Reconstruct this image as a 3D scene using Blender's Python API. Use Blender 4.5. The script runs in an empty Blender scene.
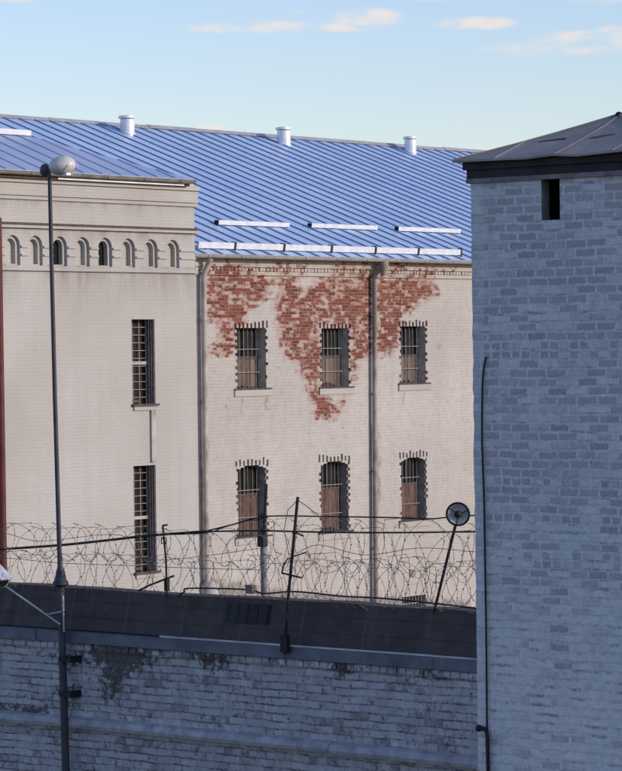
import bpy, math, random
from mathutils import Vector, Matrix
random.seed(7)
scene = bpy.context.scene
COL = scene.collection
R = math.radians

# ------------------------------------------------------------------ camera model
F = 3000.0; W0, H0 = 622.0, 771.0; UC, VC = 311.0, 385.5
VH = 347.0; ZC = 9.0
pit = math.atan((VC - VH) / F); rol = 0.013
fw = Vector((0, math.cos(pit), -math.sin(pit)))
up0 = Vector((0, math.sin(pit), math.cos(pit))); rt0 = Vector((1, 0, 0))
rt = rt0 * math.cos(rol) - up0 * math.sin(rol)
upv = up0 * math.cos(rol) + rt0 * math.sin(rol)
CAM = Vector((0, 0, ZC))
def ray(u, v): return fw + rt * ((u - UC) / F) - upv * ((v - VC) / F)
def at(u, v, Y):
    r = ray(u, v); return CAM + r * (Y / r.y)

class Frame:
    def __init__(s, P, ang):
        s.o = Vector((P.x, P.y, 0)); s.a = ang
        s.x = Vector((math.cos(ang), math.sin(ang), 0)); s.y = Vector((-math.sin(ang), math.cos(ang), 0))
    def loc(s, p):
        d = p - s.o; return Vector((d.dot(s.x), d.dot(s.y), p.z))
    def plane(s, u, v, pt, n):          # local point, local normal -> local hit
        c = s.loc(CAM); r = ray(u, v); rl = Vector((r.dot(s.x), r.dot(s.y), r.z))
        n = Vector(n); t = (Vector(pt) - c).dot(n) / rl.dot(n)
        return c + rl * t
    def hit(s, u, v, y=0.0): return s.plane(u, v, (0, y, 0), (0, 1, 0))

# ------------------------------------------------------------------ mesh builder
class MB:
    def __init__(s): s.v = []; s.f = []; s.m = []; s.a = []; s.smooth = []
    def vert(s, p, a=0.0): s.v.append(tuple(p)); s.a.append(a); return len(s.v) - 1
    def face(s, idx, m=0, sm=False): s.f.append(tuple(idx)); s.m.append(m); s.smooth.append(sm)
    def poly(s, pts, m=0): s.face([s.vert(p) for p in pts], m)
    def box(s, x0, x1, y0, y1, z0, z1, m=0, M=None):
        P = [Vector((x, y, z)) for z in (z0, z1) for y in (y0, y1) for x in (x0, x1)]
        if M is not None: P = [M @ p for p in P]
        i = [s.vert(p) for p in P]
        for q in ((0,2,3,1),(4,5,7,6),(0,1,5,4),(2,6,7,3),(0,4,6,2),(1,3,7,5)): s.face([i[k] for k in q], m)
    def prism(s, A, B, m=0):            # two matching outlines
        n = len(A); a = [s.vert(p) for p in A]; b = [s.vert(p) for p in B]
        s.face(a[::-1], m); s.face(b, m)
        for k in range(n): s.face((a[k], a[(k+1) % n], b[(k+1) % n], b[k]), m)
    def tube(s, pts, r, n=6, m=0, caps=True, sm=True):
        pts = [Vector(p) for p in pts]; rings = []
        rr = r if isinstance(r, (list, tuple)) else [r] * len(pts)
        prev = None
        for k, p in enumerate(pts):
            t = (pts[min(k+1, len(pts)-1)] - pts[max(k-1, 0)]).normalized()
            if prev is None:
                ref = Vector((0, 0, 1)) if abs(t.z) < .9 else Vector((1, 0, 0))
                e = t.cross(ref).normalized()
            else:
                e = (prev - t * prev.dot(t)).normalized()
            prev = e; g = t.cross(e)
            rings.append([s.vert(p + (e * math.cos(2*math.pi*j/n) + g * math.sin(2*math.pi*j/n)) * rr[k]) for j in range(n)])
        for k in range(len(rings) - 1):
            for j in range(n): s.face((rings[k][j], rings[k][(j+1) % n], rings[k+1][(j+1) % n], rings[k+1][j]), m, sm)
        if caps: s.face(rings[0][::-1], m); s.face(rings[-1], m)
    def lathe(s, prof, M, n=20, m=0):   # prof (r, z)
        rings = [[s.vert(M @ Vector((r*math.cos(2*math.pi*j/n), r*math.sin(2*math.pi*j/n), z))) for j in range(n)] for r, z in prof]
        for k in range(len(rings) - 1):
            for j in range(n): s.face((rings[k][j], rings[k][(j+1) % n], rings[k+1][(j+1) % n], rings[k+1][j]), m, True)
        s.face(rings[0][::-1], m); s.face(rings[-1], m)
    def ball(s, c, rad, M=None, n=16, k=10, m=0):
        c = Vector(c); M = M or Matrix.Identity(3)
        prof = []
        rings = []
        for i in range(1, k):
            t = math.pi * i / k
            rings.append([s.vert(c + M @ Vector((rad[0]*math.sin(t)*math.cos(2*math.pi*j/n), rad[1]*math.sin(t)*math.sin(2*math.pi*j/n), rad[2]*math.cos(t)))) for j in range(n)])
        a = s.vert(c + M @ Vector((0, 0, rad[2]))); b = s.vert(c + M @ Vector((0, 0, -rad[2])))
        for j in range(n):
            s.face((a, rings[0][j], rings[0][(j+1) % n]), m, True)
            s.face((b, rings[-1][(j+1) % n], rings[-1][j]), m, True)
            for q in range(len(rings) - 1): s.face((rings[q][j], rings[q+1][j], rings[q+1][(j+1) % n], rings[q][(j+1) % n]), m, True)
    def build(s, name, mats, parent=None, attr=None, loc=None):
        me = bpy.data.meshes.new(name); me.from_pydata(s.v, [], s.f)
        for mm in (mats if isinstance(mats, (list, tuple)) else [mats]): me.materials.append(mm)
        me.polygons.foreach_set('material_index', s.m); me.polygons.foreach_set('use_smooth', s.smooth)
        if attr:
            at_ = me.attributes.new(attr, 'FLOAT', 'POINT'); at_.data.foreach_set('value', s.a)
        me.validate(); me.update()
        import bmesh as _b
        bm = _b.new(); bm.from_mesh(me); _b.ops.recalc_face_normals(bm, faces=bm.faces) if not attr else None
        bm.to_mesh(me); bm.free()
        if any(s.smooth): me.set_sharp_from_angle(angle=R(42))
        o = bpy.data.objects.new(name, me); COL.objects.link(o)
        if parent: o.parent = parent
        if loc is not None: o.location = loc
        return o

def thing(name, label, cat, loc=(0, 0, 0), rz=0.0, group=None):
    o = bpy.data.objects.new(name, None); COL.objects.link(o); o.empty_display_size = .3
    o.location = loc; o.rotation_euler = (0, 0, rz); o['label'] = label; o['category'] = cat
    if group: o['group'] = group
    return o
def tag(o, label, cat, group=None):
    o['label'] = label; o['category'] = cat
    if group: o['group'] = group
    return o
def origin_to(o, p):                    # move a world-space mesh's origin to p
    p = Vector(p); o.data.transform(Matrix.Translation(-p)); o.location = p; return o

def grid_lines(a, b, step, extra=()):
    n = max(1, int(round((b - a) / step)))
    L = sorted([a + (b - a) * k / n for k in range(n + 1)] + [e for e in extra if a < e < b])
    out = [L[0]]
    for x in L[1:]:
        if x - out[-1] > 1e-4: out.append(x)
    return out
def wall_grid(mb, x0, x1, z0, z1, y, rects, step, fn=lambda x, z: 0.0, m=0):
    ex = [r[0] for r in rects] + [r[1] for r in rects]; ez = [r[2] for r in rects] + [r[3] for r in rects]
    X = grid_lines(x0, x1, step, ex); Z = grid_lines(z0, z1, step, ez)
    ids = {}
    def g(i, j):
        if (i, j) not in ids: ids[i, j] = mb.vert((X[i], y, Z[j]), fn(X[i], Z[j]))
        return ids[i, j]
    for i in range(len(X) - 1):
        for j in range(len(Z) - 1):
            cx = (X[i] + X[i+1]) / 2; cz = (Z[j] + Z[j+1]) / 2
            if any(r[0] < cx < r[1] and r[2] < cz < r[3] for r in rects): continue
            mb.face((g(i, j), g(i+1, j), g(i+1, j+1), g(i, j+1)), m)
def depth_grid(mb, X, Z, dep, D, fn, y0=0.0, m=0, mr=1):
    """relief: cell depth 0, shallow or D (= through opening, no back)"""
    nx, nz = len(X) - 1, len(Z) - 1
    q = lambda x, y, z: mb.vert((x, y0 + y, z), fn(x, z))
    for i in range(nx):
        for j in range(nz):
            d = dep[i][j]
            if d < D: mb.face((q(X[i], d, Z[j]), q(X[i+1], d, Z[j]), q(X[i+1], d, Z[j+1]), q(X[i], d, Z[j+1])), m if d == 0 else mr)
            if i + 1 < nx and dep[i+1][j] != d:
                a, b = d, dep[i+1][j]; x = X[i+1]; mat = mr if max(a, b) >= D else m
                p = [(x, a, Z[j]), (x, b, Z[j]), (x, b, Z[j+1]), (x, a, Z[j+1])]
                mb.face([q(*t) for t in p], mat)
            if j + 1 < nz and dep[i][j+1] != d:
                a, b = d, dep[i][j+1]; z = Z[j+1]; mat = mr if max(a, b) >= D else m
                p = [(X[i], a, z), (X[i+1], a, z), (X[i+1], b, z), (X[i], b, z)]
                mb.face([q(*t) for t in p], mat)

def sd_poly(px, py, P):
    ins = False; best = 1e9; n = len(P)
    for i in range(n):
        ax, ay = P[i]; bx, by = P[(i+1) % n]
        if (ay > py) != (by > py) and px < (bx - ax) * (py - ay) / (by - ay) + ax: ins = not ins
        ex, ey = bx - ax, by - ay
        t = max(0, min(1, ((px - ax)*ex + (py - ay)*ey) / (ex*ex + ey*ey + 1e-9)))
        best = min(best, math.hypot(px - ax - t*ex, py - ay - t*ey))
    return best if ins else -best

# ------------------------------------------------------------------ node helpers
class NT:
    def __init__(s, name):
        s.mat = bpy.data.materials.new(name); s.mat.use_nodes = True; s.t = s.mat.node_tree
        s.b = s.t.nodes['Principled BSDF']; s._tc = None
    def n(s, kind, **kw):
        x = s.t.nodes.new(kind)
        for k, v in kw.items(): setattr(x, k, v)
        return x
    def link(s, a, b): s.t.links.new(a, b)
    def put(s, sock, v):
        if hasattr(v, 'is_output'): s.link(v, sock)
        elif isinstance(v, (tuple, list)): sock.default_value = (*v, 1.0) if len(v) == 3 and sock.type == 'RGBA' else v
        else: sock.default_value = v
    def math(s, op, a, b=None, c=None, clamp=False):
        x = s.n('ShaderNodeMath', operation=op); x.use_clamp = clamp
        s.put(x.inputs[0], a)
        if b is not None: s.put(x.inputs[1], b)
        if c is not None: s.put(x.inputs[2], c)
        return x.outputs[0]
    def mix(s, f, a, b, kind='MIX'):
        x = s.n('ShaderNodeMix', data_type='RGBA', blend_type=kind)
        s.put(x.inputs[0], f); s.put(x.inputs[6], a); s.put(x.inputs[7], b); return x.outputs[2]
    def tc(s):
        if not s._tc: s._tc = s.n('ShaderNodeTexCoord').outputs['Object']
        return s._tc
    def xyz(s):
        x = s.n('ShaderNodeSeparateXYZ'); s.link(s.tc(), x.inputs[0]); return x.outputs
    def vec(s, x, y, z=0.0):
        c = s.n('ShaderNodeCombineXYZ'); s.put(c.inputs[0], x); s.put(c.inputs[1], y); s.put(c.inputs[2], z); return c.outputs[0]
    def noise(s, scale, detail=4, rough=.55, vec=None, sx=None):
        v = vec if vec is not None else s.tc()
        if sx:
            mp = s.n('ShaderNodeMapping'); s.link(v, mp.inputs[0]); mp.inputs['Scale'].default_value = sx; v = mp.outputs[0]
        x = s.n('ShaderNodeTexNoise'); s.link(v, x.inputs['Vector'])
        x.inputs['Scale'].default_value = scale; x.inputs['Detail'].default_value = detail; x.inputs['Roughness'].default_value = rough
        return x.outputs[0]
    def rng(s, v, a, b, c=0.0, d=1.0, smooth=False):
        x = s.n('ShaderNodeMapRange'); x.interpolation_type = 'SMOOTHSTEP' if smooth else 'LINEAR'
        s.put(x.inputs[0], v)
        for i, k in enumerate((a, b, c, d)): s.put(x.inputs[i+1], k)
        return x.outputs[0]
    def wn(s, a, b):
        x = s.n('ShaderNodeTexWhiteNoise', noise_dimensions='2D'); s.link(s.vec(a, b), x.inputs['Vector']); return x.outputs['Value']
    def attr(s, name):
        x = s.n('ShaderNodeAttribute'); x.attribute_name = name; return x.outputs['Fac']
    def bump(s, h, strength=.5, dist=.01):
        x = s.n('ShaderNodeBump'); x.inputs['Strength'].default_value = strength; x.inputs['Distance'].default_value = dist
        s.link(h, x.inputs['Height']); s.link(x.outputs[0], s.b.inputs['Normal'])
    def out(s, col, rough=.8, metal=0.0, spec=.3):
        s.put(s.b.inputs['Base Color'], col); s.put(s.b.inputs['Roughness'], rough); s.put(s.b.inputs['Metallic'], metal)
        s.b.inputs['Specular IOR Level'].default_value = spec; return s.mat

def brick(T, w, h, mortar, warp=.01, header=.3, rag=.9, fs=55):
    o = T.xyz()
    u = T.math('ADD', o[0], o[1]); v = o[2]
    wnode = T.n('ShaderNodeTexNoise'); T.link(T.tc(), wnode.inputs['Vector']); wnode.inputs['Scale'].default_value = 2.2; wnode.inputs['Detail'].default_value = 4
    sp = T.n('ShaderNodeSeparateColor'); T.link(wnode.outputs['Color'], sp.inputs[0])
    u = T.math('ADD', u, T.math('MULTIPLY', T.math('SUBTRACT', sp.outputs[0], .5), warp * 4))
    v = T.math('ADD', v, T.math('MULTIPLY', T.math('SUBTRACT', sp.outputs[1], .5), warp * 3))
    rv = T.math('DIVIDE', v, h); row = T.math('FLOOR', rv); fv = T.math('FRACT', rv)
    rr = T.wn(row, 3.7)
    hd = T.math('LESS_THAN', rr, header)
    wr = T.math('SUBTRACT', w, T.math('MULTIPLY', hd, w * .5))
    off = T.math('ADD', T.math('MULTIPLY', T.math('MODULO', T.math('ADD', row, 1000), 2), w * .5), T.math('MULTIPLY', rr, w * .22))
    cu = T.math('DIVIDE', T.math('ADD', u, T.math('ADD', off, 100.0)), wr)
    col = T.math('FLOOR', cu); fu = T.math('FRACT', cu)
    du = T.math('MULTIPLY', T.math('MINIMUM', fu, T.math('SUBTRACT', 1.0, fu)), wr)
    dv = T.math('MULTIPLY', T.math('MINIMUM', fv, T.math('SUBTRACT', 1.0, fv)), h)
    fine = T.noise(fs, 4, .65)
    d = T.math('ADD', T.math('MINIMUM', du, dv), T.math('MULTIPLY', T.math('SUBTRACT', fine, .5), mortar * rag))
    mask = T.rng(d, mortar * .3, mortar * .85, 0, 1, True)
    dh = T.math('ADD', dv, T.math('MULTIPLY', T.math('SUBTRACT', fine, .5), mortar * rag))
    T.hmask = T.rng(dh, mortar * .2, mortar * .8, 0, 1, True)
    return T.wn(col, row), mask, T.wn(col, T.math('ADD', row, 777.3))

def plain(name, col, rough=.6, metal=0.0, var=.25, scale=6, bump=0.0, spec=.3):
    T = NT(name)
    f = T.noise(scale, 5, .6)
    c = T.mix(T.rng(f, .3, .7), tuple(k * (1 - var) for k in col), tuple(min(1, k * (1 + var)) for k in col))
    if bump: T.bump(T.noise(scale * 6, 4), .4, bump)
    return T.out(c, rough, metal, spec)

# ------------------------------------------------------------------ materials
def m_main_wall():
    T = NT('old white paint over red brick')
    r, mask, r2 = brick(T, .26, .077, .012, .012, .35, 2.2, 40)
    peel = T.attr('peel')
    n1 = T.noise(2.3, 5, .65); n2 = T.noise(6, 5, .68, sx=(.75, .75, 1.5)); n3 = T.noise(.35, 4)
    x = T.math('ADD', T.math('MAXIMUM', peel, 0.0), T.math('MULTIPLY', T.math('SUBTRACT', n1, .5), 1.1))
    x = T.math('ADD', x, T.math('MULTIPLY', T.math('SUBTRACT', n2, .5), 1.7))
    x = T.math('ADD', x, T.math('MULTIPLY', T.math('SUBTRACT', r, .5), .40))
    bare = T.rng(x, .46, .60); wash = T.rng(x, .18, .47, 0, .6)
    o = T.xyz()
    streak = T.noise(1.0, 5, .65, sx=(2.6, 2.6, .16))
    paint = T.mix(T.rng(n3, .35, .65), (.44, .405, .355), (.515, .487, .442))
    paint = T.mix(T.math('MULTIPLY', T.rng(streak, .52, .75), .35), paint, (.33, .285, .25))
    paint = T.mix(T.rng(n1, .62, .8, 0, .35), paint, (.55, .46, .42))
    fl = T.noise(14, 5, .7)
    paint = T.mix(T.math('MULTIPLY', T.rng(fl, .61, .66), .6), paint, (.27, .20, .165))     # small chips
    paint = T.mix(T.math('MULTIPLY', T.math('MAXIMUM', T.math('SUBTRACT', 1.0, T.hmask), T.math('MULTIPLY', T.math('SUBTRACT', 1.0, mask), .3)), T.rng(T.noise(3.2, 6, .8), .44, .66, .02, .5)), paint, (.34, .29, .25))
    paint = T.mix(T.rng(r2, 0, 1, 0, .12), paint, (.36, .33, .31))
    paint = T.mix(T.rng(T.noise(5.5, 6, .75), .48, .70, 0, .6), paint, (.37, .30, .255))
    paint = T.mix(T.rng(T.noise(3.6, 6, .75), .63, .67, 0, .7), paint, (.22, .15, .12))
    gr = T.math('MULTIPLY', peel, -1.0, clamp=True)
    gx = T.rng(T.math('ADD', gr, T.math('MULTIPLY', T.math('SUBTRACT', T.noise(7, 6, .8, sx=(1, 1, .5)), .5), 2.2)),   .50, 1.0, 0, .8)
    paint = T.mix(gx, paint, (.15, .125, .105))
    redb = T.mix(r2, (.110, .027, .016), (.225, .062, .036))
    redb = T.mix(T.rng(n2, .5, .75, 0, .55), redb, (.27, .13, .095))
    redb = T.mix(T.math('MULTIPLY', T.math('SUBTRACT', 1.0, mask), T.rng(n1, .3, .7, .15, .8)), redb, (.33, .26, .215))
    haze = T.math('MULTIPLY', T.rng(T.math('ADD', peel, T.math('MULTIPLY', T.math('SUBTRACT', n1, .5), .8)), .1, .6), .35)
    paint = T.mix(haze, paint, (.42, .25, .20))
    paint = T.mix(T.math('MULTIPLY', wash, T.rng(peel, .05, .3)), paint, (.30, .155, .115))
    col = T.mix(bare, paint, redb)
    h = T.math('ADD', T.math('MULTIPLY', mask, .8), T.math('ADD', T.math('MULTIPLY', bare, -1.1), T.math('MULTIPLY', fl, .8)))
    T.bump(h, .6, .008)
    return T.out(col, .88)
def m_bay_wall():
    T = NT('white limewashed brick')
    r, mask, r2 = brick(T, .26, .077, .012, .01, .35)
    n1 = T.noise(2.0, 5, .65); n3 = T.noise(.4, 4); streak = T.noise(1.0, 5, .65, sx=(2.4, 2.4, .12)); fl = T.noise(16, 5, .7)
    paint = T.mix(T.rng(n3, .35, .65), (.415, .388, .345), (.475, .457, .418))
    paint = T.mix(T.math('MULTIPLY', T.rng(streak, .5, .75), .3), paint, (.35, .315, .285))
    paint = T.mix(T.math('MULTIPLY', T.math('MAXIMUM', T.math('SUBTRACT', 1.0, T.hmask), T.math('MULTIPLY', T.math('SUBTRACT', 1.0, mask), .3)), T.rng(T.noise(3.2, 6, .8), .44, .66, .02, .45)), paint, (.33, .29, .255))
    paint = T.mix(T.math('MULTIPLY', T.rng(fl, .63, .68), .6), paint, (.24, .20, .175))
    paint = T.mix(T.rng(r2, 0, 1, 0, .12), paint, (.36, .33, .31))
    paint = T.mix(T.rng(T.noise(5.0, 6, .75), .55, .75, 0, .35), paint, (.40, .36, .33))
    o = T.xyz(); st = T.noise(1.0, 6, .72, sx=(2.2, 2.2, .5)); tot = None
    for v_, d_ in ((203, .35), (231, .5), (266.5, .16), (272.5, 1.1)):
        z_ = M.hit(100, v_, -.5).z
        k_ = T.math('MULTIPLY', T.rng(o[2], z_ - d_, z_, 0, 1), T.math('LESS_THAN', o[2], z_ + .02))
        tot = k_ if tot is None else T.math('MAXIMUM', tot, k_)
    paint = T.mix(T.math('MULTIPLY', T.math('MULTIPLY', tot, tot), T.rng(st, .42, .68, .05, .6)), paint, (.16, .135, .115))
    T.bump(T.math('ADD', T.math('MULTIPLY', mask, .7), fl), .55, .007)
    return T.out(paint, .88)
def m_tower_wall():
    T = NT('grey white painted tower brick')
    r, mask, r2 = brick(T, .200, .0765, .021, .013, .13, 2.6, 38)
    big = T.noise(1.1, 4, .6); n1 = T.noise(4.5, 5, .65); fl = T.noise(24, 5, .7)
    o = T.xyz()
    hh = T.rng(o[2], 6.2, 8.0)                                       # lower courses were repainted
    prob = T.math('ADD', T.rng(big, .3, .7, -.10, .60), T.math('MULTIPLY', hh, .50))
    dark = T.rng(T.math('SUBTRACT', T.math('ADD', prob, T.math('MULTIPLY', T.math('SUBTRACT', n1, .5), 1.1)), r), -.12, .26)
    paint = T.mix(T.rng(n1, .3, .7), (.63, .64, .645), (.72, .725, .72))
    worn = T.mix(r2, (.30, .305, .32), (.44, .44, .445))
    hue = T.noise(1.6, 3)
    paint = T.mix(T.rng(hue, .4, .65, 0, .5), paint, (.54, .61, .61))
    worn = T.mix(T.rng(r2, .5, 1, 0, .6), worn, (.40, .355, .35))
    worn = T.mix(T.rng(fl, .52, .72), worn, (.50, .50, .50))
    strip = T.math('MULTIPLY', T.math('LESS_THAN', o[0], .125), T.rng(n1, .35, .6, .9, .3))
    dk = T.math('MULTIPLY', T.math('MULTIPLY', dark, mask), T.math('SUBTRACT', 1.0, T.math('MULTIPLY', strip, .7)))
    col = T.mix(dk, paint, worn)
    col = T.mix(T.rng(T.noise(17, 6, .8), .40, .62, 0, .45), col, (.33, .34, .345))
    col = T.mix(T.rng(T.noise(45, 5, .85), .48, .66, 0, .42), col, (.71, .70, .67))
    joint = T.math('MULTIPLY', T.math('SUBTRACT', 1.0, T.hmask), T.rng(T.noise(3.6, 6, .82), .49, .60, 0, .85))
    joint = T.math('MULTIPLY', joint, T.rng(dark, 0, 1, 1.0, .25))
    col = T.mix(joint, col, (.20, .20, .22))
    col = T.mix(T.math('MULTIPLY', T.rng(fl, .66, .71), .8), col, (.17, .16, .17))
    col = T.mix(T.rng(T.noise(1.7, 5, .65, sx=(1, 1, .5)), .6, .78, 0, .4), col, (.31, .30, .27))
    T.bump(T.math('ADD', T.math('ADD', T.math('MULTIPLY', mask, .8), T.math('MULTIPLY', r, .35)), T.math('MULTIPLY', fl, 1.4)), .6, .009)
    return T.out(col, .85)
def m_perim_wall():
    T = NT('dirty white painted wall brick')
    r, mask, r2 = brick(T, .27, .093, .017, .018, .14, 2.6, 30)
    big = T.noise(.9, 5, .6); n1 = T.noise(4.0, 6, .7); n2 = T.noise(11, 5, .7); fl = T.noise(28, 5, .7)
    st = T.attr('stain')
    paint = T.mix(T.rng(n1, .3, .7), (.32, .325, .335), (.55, .555, .555))
    paint = T.mix(T.rng(r2, .0, 1.0, 0, .38), paint, (.24, .245, .26))
    bare = T.rng(T.math('ADD', T.math('ADD', T.math('MULTIPLY', big, .5), T.math('MULTIPLY', n2, .6)), T.math('MULTIPLY', r, .22)), .70, .78)
    col = T.mix(T.math('MULTIPLY', bare, .75), paint, (.19, .175, .17))
    jn = T.rng(T.noise(2.6, 6, .82), .43, .57, .08, 1.0)
    joint = T.math('MULTIPLY', T.math('MAXIMUM', T.math('SUBTRACT', 1.0, T.hmask), T.math('MULTIPLY', T.math('SUBTRACT', 1.0, mask), .35)), jn)
    col = T.mix(joint, col, (.10, .10, .11))
    col = T.mix(T.rng(T.noise(6.5, 6, .8), .56, .68, 0, .75), col, (.60, .60, .60))
    col = T.mix(T.rng(T.noise(8.5, 6, .8, sx=(.6, .6, 1.6)), .585, .64, 0, .8), col, (.13, .13, .14))
    col = T.mix(T.math('MULTIPLY', T.rng(fl, .63, .68), .8), col, (.12, .115, .12))
    g = T.rng(T.math('ADD', st, T.math('MULTIPLY', T.math('SUBTRACT', n2, .5), 3.2)), .26, .58)
    moss = T.mix(T.rng(fl, .4, .65), (.040, .038, .030), (.10, .085, .065))
    col = T.mix(T.math('MULTIPLY', g, .88), col, moss)
    T.bump(T.math('ADD', T.math('ADD', T.math('MULTIPLY', mask, .9), T.math('MULTIPLY', r, .4)), T.math('MULTIPLY', n2, 1.3)), .65, .012)
    return T.out(col, .9)
def m_roof(name='blue standing seam sheet metal', old=(1, 1, 1)):  # old: multiplier on the whole sheet colour
    T = NT(name)
    o = T.xyz()
    idx = T.math('FLOOR', T.math('DIVIDE', T.math('ADD', o[0], 60.0), .6))
    rw = T.wn(idx, 2.0); row = T.math('FLOOR', T.math('DIVIDE', T.math('ADD', o[1], T.math('MULTIPLY', rw, 2.0)), 2.4))
    r = T.wn(idx, row)
    big = T.noise(.3, 4)
    col = T.mix(T.rng(r, 0, 1), (.47, .61, .775), (.555, .69, .84))
    col = T.mix(T.rng(big, .4, .65, 0, .35), col, (.39, .55, .76))
    col = T.mix(T.rng(T.noise(3, 5, .65, sx=(3, .5, 1)), .55, .8, 0, .35), col, (.50, .56, .72))
    col = T.mix(T.rng(T.noise(14, 5, .8), .5, .72, 0, .3), col, (.72, .82, .92))
    col = T.mix(T.rng(T.noise(1.1, 6, .7, sx=(3, .35, 1)), .58, .75, 0, .3), col, (.33, .42, .55))
    T.bump(T.math('ADD', T.noise(1.6, 3, sx=(2, .6, 1)), T.math('MULTIPLY', T.noise(7, 3), .25)), .4, .03)
    col = T.mix(1.0, col, old, 'MULTIPLY')  # old: plain colour multiplier, darker and duller on the bay roof
    return T.out(col, T.rng(T.noise(2, 4), .3, .7, .3, .5), .2, .5)
def m_cap():
    T = NT('dark bitumen felt')
    o = T.xyz()
    n = T.noise(3.5, 6, .7)
    col = T.mix(T.rng(n, .3, .7), (.052, .043, .038), (.090, .076, .068))
    ln = T.math('LESS_THAN', T.math('FRACT', T.math('DIVIDE', T.math('ADD', o[0], T.math('MULTIPLY', n, .12)), .95)), .03)
    col = T.mix(T.math('MULTIPLY', ln, .9), col, (.085, .083, .085))
    col = T.mix(T.rng(T.noise(1.2, 6, .7, sx=(2.5, .5, .5)), .56, .75, 0, .6), col, (.125, .11, .10))
    T.bump(n, .5, .02)
    return T.out(col, .85)
def m_tower_roof():
    T = NT('weathered grey sheet iron')
    n = T.noise(2.0, 6, .65); s2 = T.noise(1.2, 6, .7, sx=(3.5, .8, 1))
    col = T.mix(T.rng(n, .3, .7), (.21, .185, .15), (.33, .295, .25))
    col = T.mix(T.rng(s2, .55, .72, 0, .7), col, (.40, .37, .33))
    col = T.mix(T.rng(T.noise(9, 5, .7), .62, .75, 0, .6), col, (.10, .065, .05))
    T.bump(T.noise(2.5, 4), .4, .02)
    return T.out(col, .6, .2, .4)
def m_zinc(name, col, rough=.4, metal=.5): 
    return plain(name, col, rough, metal, .15, 3)
def m_boards(name, c1, c2):
    T = NT(name)
    o = T.xyz()
    i = T.math('FLOOR', T.math('DIVIDE', T.math('ADD', o[0], 50), .16)); r = T.wn(i, 1.3)
    f = T.math('FRACT', T.math('DIVIDE', T.math('ADD', o[0], 50), .16))
    col = T.mix(r, c1, c2)
    col = T.mix(T.rng(T.noise(8, 5, .7, sx=(3, 1, .5)), .5, .7, 0, .7), col, (.30, .25, .205))
    col = T.mix(T.math('LESS_THAN', f, .1), col, (.03, .025, .02))
    return T.out(col, .85)
def m_glass():
    T = NT('dirty dark glass')
    n = T.noise(4, 5)
    return T.out(T.mix(T.rng(n, .4, .7), (.006, .007, .008), (.022, .023, .025)), .45, 0, .15)
def m_ground():
    T = NT('yard earth and worn asphalt')
    n = T.noise(.15, 6, .6); n2 = T.noise(2.5, 6, .7)
    col = T.mix(T.rng(n, .4, .6), (.06, .06, .062), (.11, .10, .075))
    col = T.mix(T.rng(n2, .5, .75, 0, .5), col, (.05, .065, .03))
    T.bump(n2, .4, .03)
    return T.out(col, .92)

a = math.atan(F / 2360.0); M = Frame(at(311, VH, 72.0), a)
MW, BW, TW, PW = m_main_wall(), m_bay_wall(), m_tower_wall(), m_perim_wall()
ROOF, CAP, TROOF = m_roof(), m_cap(), m_tower_roof()
GALV = m_zinc('galvanised steel', (.70, .71, .72), .45, .2)
WHITE = plain('white coated sheet', (.64, .65, .66), .45, 0, .14, 5)
GUTTER = plain('grey gutter sheet', (.42, .41, .40), .5, .2, .2, 4)
PIPE = plain('weathered brown grey pipe', (.25, .225, .20), .65, .1, .5, 2.2)
BEIGEPIPE = plain('pale beige pipe paint', (.40, .37, .335), .7, 0, .4, 2.5)
REDPIPE = plain('dark red pipe paint', (.105, .022, .020), .6, 0, .3, 4)
BARS = plain('pale grey bar paint', (.30, .28, .25), .65, .1, .3, 12)
BOARD, BOARDR, GLASS = m_boards('weathered window boards', (.10, .062, .048), (.21, .165, .135)), m_boards('red brown window boards', (.075, .036, .026), (.155, .085, .062)), m_glass()
REVEALD = plain('stained plaster reveal', (.27, .245, .225), .9, 0, .3, 7, .01)
NOTCHP = plain('pale broken brick', (.20, .155, .14), .95, 0, .5, 25)
REVEAL = plain('sooty plaster reveal', (.47, .43, .36), .9, 0, .3, 7, .01)
DREVEAL = plain('dark stained reveal', (.62, .53, .46), .9, 0, .3, 9, .01)
BRONZE = plain('dark stained sill', (.09, .07, .06), .8, 0, .4, 9)
NOTCH = plain('sooty broken brick', (.085, .040, .030), .95, 0, .5, 25)
DARK = plain('black painted steel', (.018, .018, .02), .6, .2, .3, 8)
RUST = plain('rusted razor steel', (.12, .105, .095), .6, .4, .45, 15)
CABLE = plain('black cable sheath', (.015, .015, .016), .55, 0, .3, 9)
FLASH = plain('blue grey flashing sheet', (.115, .13, .165), .5, .3, .3, 3)
FLASHL = plain('pale flashing edge', (.42, .43, .45), .5, .3, .3, 4)
FASCIA = plain('dark tarred fascia boards', (.028, .027, .030), .75, 0, .4, 5, .01)
SOFFIT = plain('grey brown cornice plaster', (.20, .19, .18), .9, 0, .4, 9, .01)
POLE = plain('grey painted lamp pole', (.05, .052, .06), .55, .2, .3, 5)
OPAL = plain('cloudy lamp glass', (.56, .54, .50), .35, 0, .12, 7, 0, .5)
LEAD = plain('white enamel housing', (.62, .62, .62), .5, 0, .1, 5)
DISH = plain('grey dish face', (.46, .45, .45), .5, .1, .3, 10)
WOODP = plain('grey weathered post', (.20, .19, .185), .8, 0, .3, 8)
LAP = plain('rusty lap edge', (.10,.075,.06), .8, .1, .4)
SEAM = plain('roof seam with painted shade', (.20, .28, .44), .45, .2, .2, 5)  # roof blue darkened: shade on the rib sides is put into the colour
BLACK = plain('unlit interior', (.01, .01, .01), .95, 0, .2)

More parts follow.
